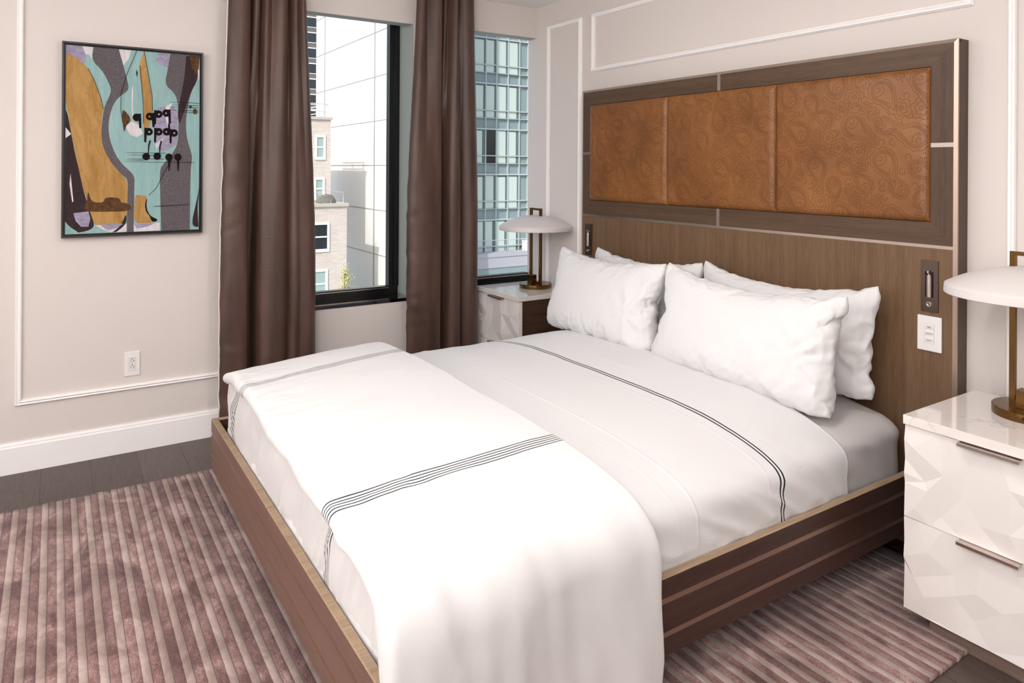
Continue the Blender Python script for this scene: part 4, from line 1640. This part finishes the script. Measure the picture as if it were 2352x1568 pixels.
# letters q q p q / p p d p
for (cx_, cz_, kind, inner) in ((0.508, 0.632, 'q', None), (0.608, 0.640, 'q', 1), (0.674, 0.655, 'p', 4), (0.735, 0.663, 'q', 4),
                                (0.600, 0.555, 'p', 0), (0.675, 0.556, 'p', 4), (0.738, 0.558, 'd', 4), (0.795, 0.552, 'p', 4)):
    art_poly(ell((cx_, cz_), 0.031, 0.0215), 7)
    if kind == 'q':
        art_poly([(cx_ + 0.012, cz_ + 0.020), (cx_ + 0.032, cz_ + 0.022), (cx_ + 0.036, cz_ - 0.058), (cx_ + 0.020, cz_ - 0.060)], 7)
    elif kind == 'p':
        art_poly([(cx_ - 0.034, cz_ + 0.022), (cx_ - 0.014, cz_ + 0.020), (cx_ - 0.020, cz_ - 0.060), (cx_ - 0.034, cz_ - 0.058)], 7)
    else:
        art_poly([(cx_ + 0.010, cz_ + 0.045), (cx_ + 0.024, cz_ + 0.045), (cx_ + 0.030, cz_ - 0.018), (cx_ + 0.014, cz_ - 0.018)], 7)
    if inner is not None:
        art_poly(ell((cx_ + (0.003 if kind == 'p' else -0.003), cz_ - 0.001), 0.008, 0.005), inner)
# staves
for z_, xa, xb in ((0.437, 0.423, 0.73), (0.424, 0.44, 0.70), (0.404, 0.44, 0.72), (0.386, 0.423, 0.959), (0.396, 0.43, 0.56)):
    art_poly(line_h(xa, xb, z_, 0.0013), 7)
for z_, xa, xb in ((0.727, 0.757, 0.996), (0.712, 0.785, 0.99), (0.700, 0.757, 0.99), (0.682, 0.768, 0.99), (0.672, 0.81, 0.99)):
    art_poly(line_h(xa, xb, z_, 0.0013), 7)
for c in ((0.581, 0.416), (0.665, 0.419), (0.756, 0.415), (0.827, 0.416)):
    art_poly(ell(c, 0.029, 0.0205), 7)
for (x_, z_) in ((0.594, 0.43), (0.680, 0.43)):
    art_poly([(x_, z_), (x_ + 0.006, z_), (x_ + 0.012, z_ + 0.05), (x_ + 0.022, z_ + 0.075), (x_ + 0.012, z_ + 0.078), (x_ + 0.002, z_ + 0.05)], 7)
for (x_, z_) in ((0.758, 0.40), (0.829, 0.40)):
    art_poly([(x_ - 0.010, z_), (x_ + 0.010, z_), (x_ + 0.003, z_ - 0.065), (x_ - 0.002, z_ - 0.065)], 7)
art_poly(ell((0.962, 0.679), 0.017, 0.016), 6)
art_poly(ell((0.925, 0.704), 0.012, 0.008), 3)
art_poly([(0.640, 0.137), (0.92, 0.144), (0.92, 0.1465), (0.640, 0.1395)], 7)
# thin contour lines
for pl in ([(0.505, 1.0), (0.43, 0.86), (0.392, 0.76), (0.388, 0.68), (0.405, 0.60)], [(0.53, 0.92), (0.545, 0.80), (0.556, 0.70), (0.560, 0.60)], [(0.562, 1.0), (0.580, 0.93), (0.600, 0.85), (0.623, 0.76), (0.628, 0.67)],
           [(0.265, 0.668), (0.246, 0.725), (0.198, 0.823), (0.151, 0.885)], [(0.78, 0.40), (0.72, 0.33), (0.66, 0.24), (0.60, 0.20)]):
    for p0, p1 in zip(pl, pl[1:]):
        dx_, dz_ = p1[0] - p0[0], p1[1] - p0[1]
        ln = math.hypot(dx_, dz_)
        ox, oz = -dz_ / ln * 0.0018, dx_ / ln * 0.0012
        layer[0] -= 1
        art_poly([(p0[0] + ox, p0[1] + oz), (p0[0] - ox, p0[1] - oz), (p1[0] - ox, p1[1] - oz), (p1[0] + ox, p1[1] + oz)], 7)
o = obj('canvas', bm, AM, pic)
o.location = PL

# ------------------------------------------------------------------ outside
M_brick = mat('pale_brick', (196, 184, 176), 0.85, spec=0.1)
n = NT(M_brick)
br = n.n('ShaderNodeTexBrick')
sw = n.n('ShaderNodeSeparateXYZ')
n.t.links.new(n.coord('Object'), sw.inputs[0])
cbv = n.n('ShaderNodeCombineXYZ')
n.t.links.new(n.math('ADD', sw.outputs[1], sw.outputs[0]), cbv.inputs[0])
n.t.links.new(sw.outputs[2], cbv.inputs[1])
n.t.links.new(cbv.outputs[0], br.inputs['Vector'])
br.inputs['Color1'].default_value = lin((196, 186, 180))
br.inputs['Color2'].default_value = lin((182, 170, 163))
br.inputs['Mortar'].default_value = lin((200, 194, 188))
br.inputs['Scale'].default_value = 1.0
br.inputs['Brick Width'].default_value = 0.34
br.inputs['Row Height'].default_value = 0.085
br.inputs['Mortar Size'].default_value = 0.012
n.color(br.outputs[0])
M_whiteb = mat('white_facade_panels', (226, 226, 224), 0.6, spec=0.2)
M_joint = mat('facade_joint', (150, 150, 150), 0.7)
M_cap = mat('stone_coping', (176, 170, 164), 0.8)
M_wglass = mat('dark_window_glass', (40, 44, 50), 0.12, spec=0.6)
M_gap = mat('shadowed_window_glass', (96, 112, 112), 0.3)
M_wpale = mat('window_with_blind', (150, 168, 166), 0.3)
M_metal_w = mat('white_window_metal', (226, 228, 230), 0.5)
M_curtw = mat('sheer_curtain_behind_glass', (206, 224, 216), 0.6)
M_spand = mat('blue_green_spandrel_glass', (134, 150, 152), 0.4, spec=0.4)
M_mull = mat('silver_mullion', (178, 186, 188), 0.4)
M_dtower = mat('dark_tower_panel', (104, 102, 102), 0.7)
M_pave = mat('pavement', (168, 166, 160), 0.9)
M_tarp = mat('grey_tarpaulin', (108, 104, 100), 0.9)
M_bark = mat('bark', (110, 92, 76), 0.9)
M_leaf = mat('yellow_green_leaf', (178, 176, 104), 0.7)
n = NT(M_curtw)
wv = n.n('ShaderNodeTexWave', wave_type='BANDS', bands_direction='Y')
n.t.links.new(n.coord('Object'), wv.inputs[0])
wv.inputs['Scale'].default_value = 3.2
wv.inputs['Distortion'].default_value = 2.5
n.color(n.ramp(wv.outputs[1], [(0.0, (178, 192, 186)), (1.0, (208, 218, 210))]))

gr = obj('pavement', bxm((-180, -0.6, -40, 90, -7.3, -7.0)), M_pave)
tag(gr, kind='structure')

# white panelled building: facade parallel to the headboard wall
wb = thing('panelled_building', 'blank white panelled building filling most of the tall window', 'building', (-40, 16, -7))
WL = -wb.location
YW = 13.6
o = obj('wall', bxm((-48.3, -32.0, YW, YW + 3.2, -7, 30)), M_whiteb, wb)
o.location = WL
bm = bmesh.new()
for x in (-46.25, -36.75):
    box(bm, x - 0.07, x + 0.07, YW - 0.03, YW + 0.01, -7, 30)
zz = 1.577 - 2.69 * 3
while zz < 29:
    box(bm, -48.3, -32.0, YW - 0.02, YW + 0.01, zz - 0.022, zz + 0.022)
    zz += 2.69
o = obj('panel_joints', bm, M_joint, wb)
o.location = WL

# pale brick building in two steps
bb = thing('brick_building', 'pale brick building with sash windows and stepped roof seen low in the tall window', 'building', (-36, 8, -7))
BBL = -bb.location


def bbp(name, bm, m, parent=None):
    o = obj(name, bm, m, parent or bb)
    if parent is None:
        o.location = BBL
    return o


bbp('wall', bxm((-38.0, -34.0, 2.5, 10.89, -7, -0.70)), M_brick)
bbp('wall', bxm((-44.0, -35.9, 2.5, 10.59, -0.7, 4.20)), M_brick)
bbp('coping', bxm((-38.0, -33.9, 2.4, 10.97, -0.72, -0.55)), M_cap)
bbp('coping', bxm((-44.0, -35.8, 2.4, 10.68, 4.16, 4.32)), M_cap)


def sash(x, y0, y1, z0, z1, m):
    fr_ = bbp('window', bxm((x - 0.05, x + 0.06, y0 - 0.12, y1 + 0.12, z0 - 0.16, z0), (x - 0.05, x + 0.06, y0 - 0.12, y1 + 0.12, z1, z1 + 0.12),
                            (x - 0.05, x + 0.06, y0 - 0.12, y0, z0, z1), (x - 0.05, x + 0.06, y1, y1 + 0.12, z0, z1),
                            (x - 0.05, x + 0.04, y0, y1, (z0 + z1) / 2 - 0.04, (z0 + z1) / 2 + 0.04)), M_metal_w)
    obj('pane', bxm((x - 0.04, x + 0.01, y0, y1, z0, z1)), m, fr_)


sash(-34.0, 8.6, 9.78, -3.02, -1.70, M_wglass)
sash(-34.0, 8.6, 9.70, -5.60, -4.25, M_wpale)
sash(-35.9, 9.78, 10.16, 2.02, 3.14, M_wpale)
sash(-35.9, 9.74, 10.12, -0.30, 0.72, M_wpale)
bm = bmesh.new()
for z_ in (4.66, 5.08):
    tube(bm, [(-36.1, 3, z_), (-36.1, 10.45, z_), (-40, 10.45, z_)], 0.03, 6)
for y_ in np.arange(3, 10.4, 0.57):
    tube(bm, [(-36.1, y_, 4.3), (-36.1, y_, 5.08)], 0.022, 6)
tube(bm, [(-36.1, 10.45, 4.3), (-36.1, 10.45, 5.08)], 0.04, 6)
tube(bm, [(-38.1, 10.45, 4.3), (-38.1, 10.45, 5.08)], 0.04, 6)
bbp('roof_railing', bm, M_metal_w)
bm = bmesh.new()
tube(bm, [(-34.2, 10.75, -0.55), (-34.2, 10.75, 0.05), (-34.2, 10.05, 0.1), (-34.2, 10.05, -0.55)], 0.022, 6)
tube(bm, [(-34.2, 10.05, 0.05), (-34.2, 8.0, 0.0)], 0.018, 6)
bbp('roof_railing', bm, M_cap)
bm = bmesh.new()
bmesh.ops.create_icosphere(bm, subdivisions=3, radius=0.5)
for v in bm.verts:
    v.co = Vector((v.co.x * 0.9, v.co.y * 1.15, max(-0.02, v.co.z) * 0.95))
    v.co += Vector((0, 0, 0.08 * nz(v.co.x * 4, v.co.y * 4)))
for v in bm.verts:
    v.co += Vector((-34.7, 9.93, -0.53))
tag(obj('covered_object', bm, M_tarp), 'dark humped covered object on the lower roof of the brick building', 'covered object')

# distant dark tower
dt = thing('office_tower', 'distant dark office tower with banded floors at the top left of the tall window', 'building', (-130, 30, -7))
DTL = -dt.location
o = obj('wall', bxm((-140, -130, 22, 39.2, -7, 48)), M_dtower, dt)
o.location = DTL
for k in range(14):
    z_ = 1.8 + 2.94 * k
    fr_ = obj('window', bxm((-130.05, -129.9, 22, 39.2, z_ + 1.75, z_ + 1.95), (-130.05, -129.95, 22, 39.2, z_ - 0.12, z_)), M_metal_w, dt)
    fr_.location = DTL
    obj('pane', bxm((-130.05, -129.97, 22.3, 39.0, z_, z_ + 1.75)), M_wglass, fr_)

# glass apartment building through the corner window
gb = thing('glass_apartment_building', 'blue-green glass apartment building seen through the corner window', 'building', (-38, 24, -7))
GL = -gb.location


def gp(name, bm, m, parent=None):
    o = obj(name, bm, m, parent or gb)
    if parent is None:
        o.location = GL
    return o


cols = [18.35, 19.25, 20.12, 21.03, 21.86, 22.77, 23.68, 24.39, 25.2, 26.1]
GX = -36.0
gp('spandrel_wall', bxm((GX - 4, GX - 0.12, cols[0], 26.8, -7, 24)), M_spand)
bm = bmesh.new()
for y_ in cols:
    box(bm, GX - 0.12, GX + 0.02, y_ - 0.035, y_ + 0.035, -7, 24)
for k in range(-3, 8):
    h = 10.0 - 3.0 * (3 - 0) + 3.0 * k - 1.0 + 1.0    # window heads every 3 m
    z_ = 1.03 + 3.0 * k
    for (za, hh) in ((z_, 0.05), (z_ - 1.76, 0.035), (z_ - 2.28, 0.02)):
        box(bm, GX - 0.13, GX + 0.035, cols[0], 26.8, za - hh, za + hh)
gp('mullions', bm, M_mull)
rr = random.Random(8)
for k in range(-1, 6):
    z_ = 1.03 + 3.0 * k
    for ci in range(len(cols) - 1):
        if ci == 6 or ci == 8:
            continue
        y0_, y1_ = cols[ci] + 0.045, cols[ci + 1] - 0.045
        dark = (k == 1 and ci == 3)
        fr_ = gp('window', bxm((GX - 0.125, GX - 0.06, y0_, y1_, z_ - 2.24, z_ - 0.05)), M_wglass if dark else M_gap)
        if not dark:
            gap_ = rr.uniform(0.10, 0.22)
            obj('curtain_panel', bxm((GX - 0.10, GX - 0.045, y0_ + 0.0, y1_ - gap_, z_ - 2.24, z_ - 0.05 - rr.uniform(0.02, 0.12))), M_curtw, fr_)
# terrace parapet in front of the lower floors
pz = thing('terrace_parapet', 'grey stone terrace parapet with a rail in front of the glass building', 'parapet', (-35, 22, -7))
o = obj('wall', bxm((-35.6, -35.0, 17.5, 27, -7, -5.0)), M_spand, pz)
o.location = -pz.location
o = obj('coping', bxm((-35.7, -34.9, 17.5, 27, -4.30, -4.04), (-35.65, -34.95, 17.5, 27, -5.0, -4.30)), mat('grey_stone', (168, 168, 176), 0.8), pz)
o.location = -pz.location
bm = bmesh.new()
tube(bm, [(-35.2, 17.5, -3.24), (-35.2, 27, -3.24)], 0.03, 6)
for y_ in np.arange(17.6, 27, 1.5):
    tube(bm, [(-35.2, y_, -4.04), (-35.2, y_, -3.24)], 0.02, 6)
o = obj('railing', bm, M_mull, pz)
o.location = -pz.location
tag(obj('roof_unit', bxm((-35.5, -35.0, 23.6, 24.9, -4.04, -3.35), bev=0.03), M_metal_w), 'small white box on the terrace parapet at the corner window edge', 'box')

# young tree by the brick building
rr = random.Random(5)
tree = thing('young_tree', 'small yellow-green tree in front of the brick wall at the foot of the tall window', 'tree', (-30, 9.35, -7))
bm = bmesh.new()
tube(bm, [(0, 0, 0), (0.03, 0.02, 1.6), (0, 0, 3.2)], [0.07, 0.05, 0.015], 8)
br_pts = []
for k in range(16):
    z0_ = 1.2 + k * 0.12
    a = rr.uniform(0, 2 * PI)
    l = rr.uniform(0.4, 0.75) * (1.15 - k / 18)
    e = (l * math.cos(a), l * math.sin(a), z0_ + rr.uniform(0.25, 0.5))
    tube(bm, [(0, 0, z0_), (e[0] * .5, e[1] * .5, z0_ + 0.1), e], [0.025, 0.015, 0.006], 5)
    br_pts.append(((0, 0, z0_), e))
obj('trunk', bm, M_bark, tree, True)
bm = bmesh.new()
for (p0, p1) in br_pts + [((0, 0, 2.6), (0, 0, 3.5))] * 2:
    for q in range(48):
        t_ = rr.uniform(0.25, 1.08)
        c = Vector(p0).lerp(Vector(p1), t_) + Vector((rr.gauss(0, .09), rr.gauss(0, .09), rr.gauss(0, .09)))
        d = Vector((rr.gauss(0, 1), rr.gauss(0, 1), rr.gauss(0, 1))).normalized()
        e = d.cross(Vector((0.3, 0.2, 1))).normalized()
        s_ = rr.uniform(0.035, 0.06)
        v = [bm.verts.new(c + d * s_), bm.verts.new(c + e * s_ * .5), bm.verts.new(c - d * s_), bm.verts.new(c - e * s_ * .5)]
        bm.faces.new(v)
obj('foliage', bm, M_leaf, tree)
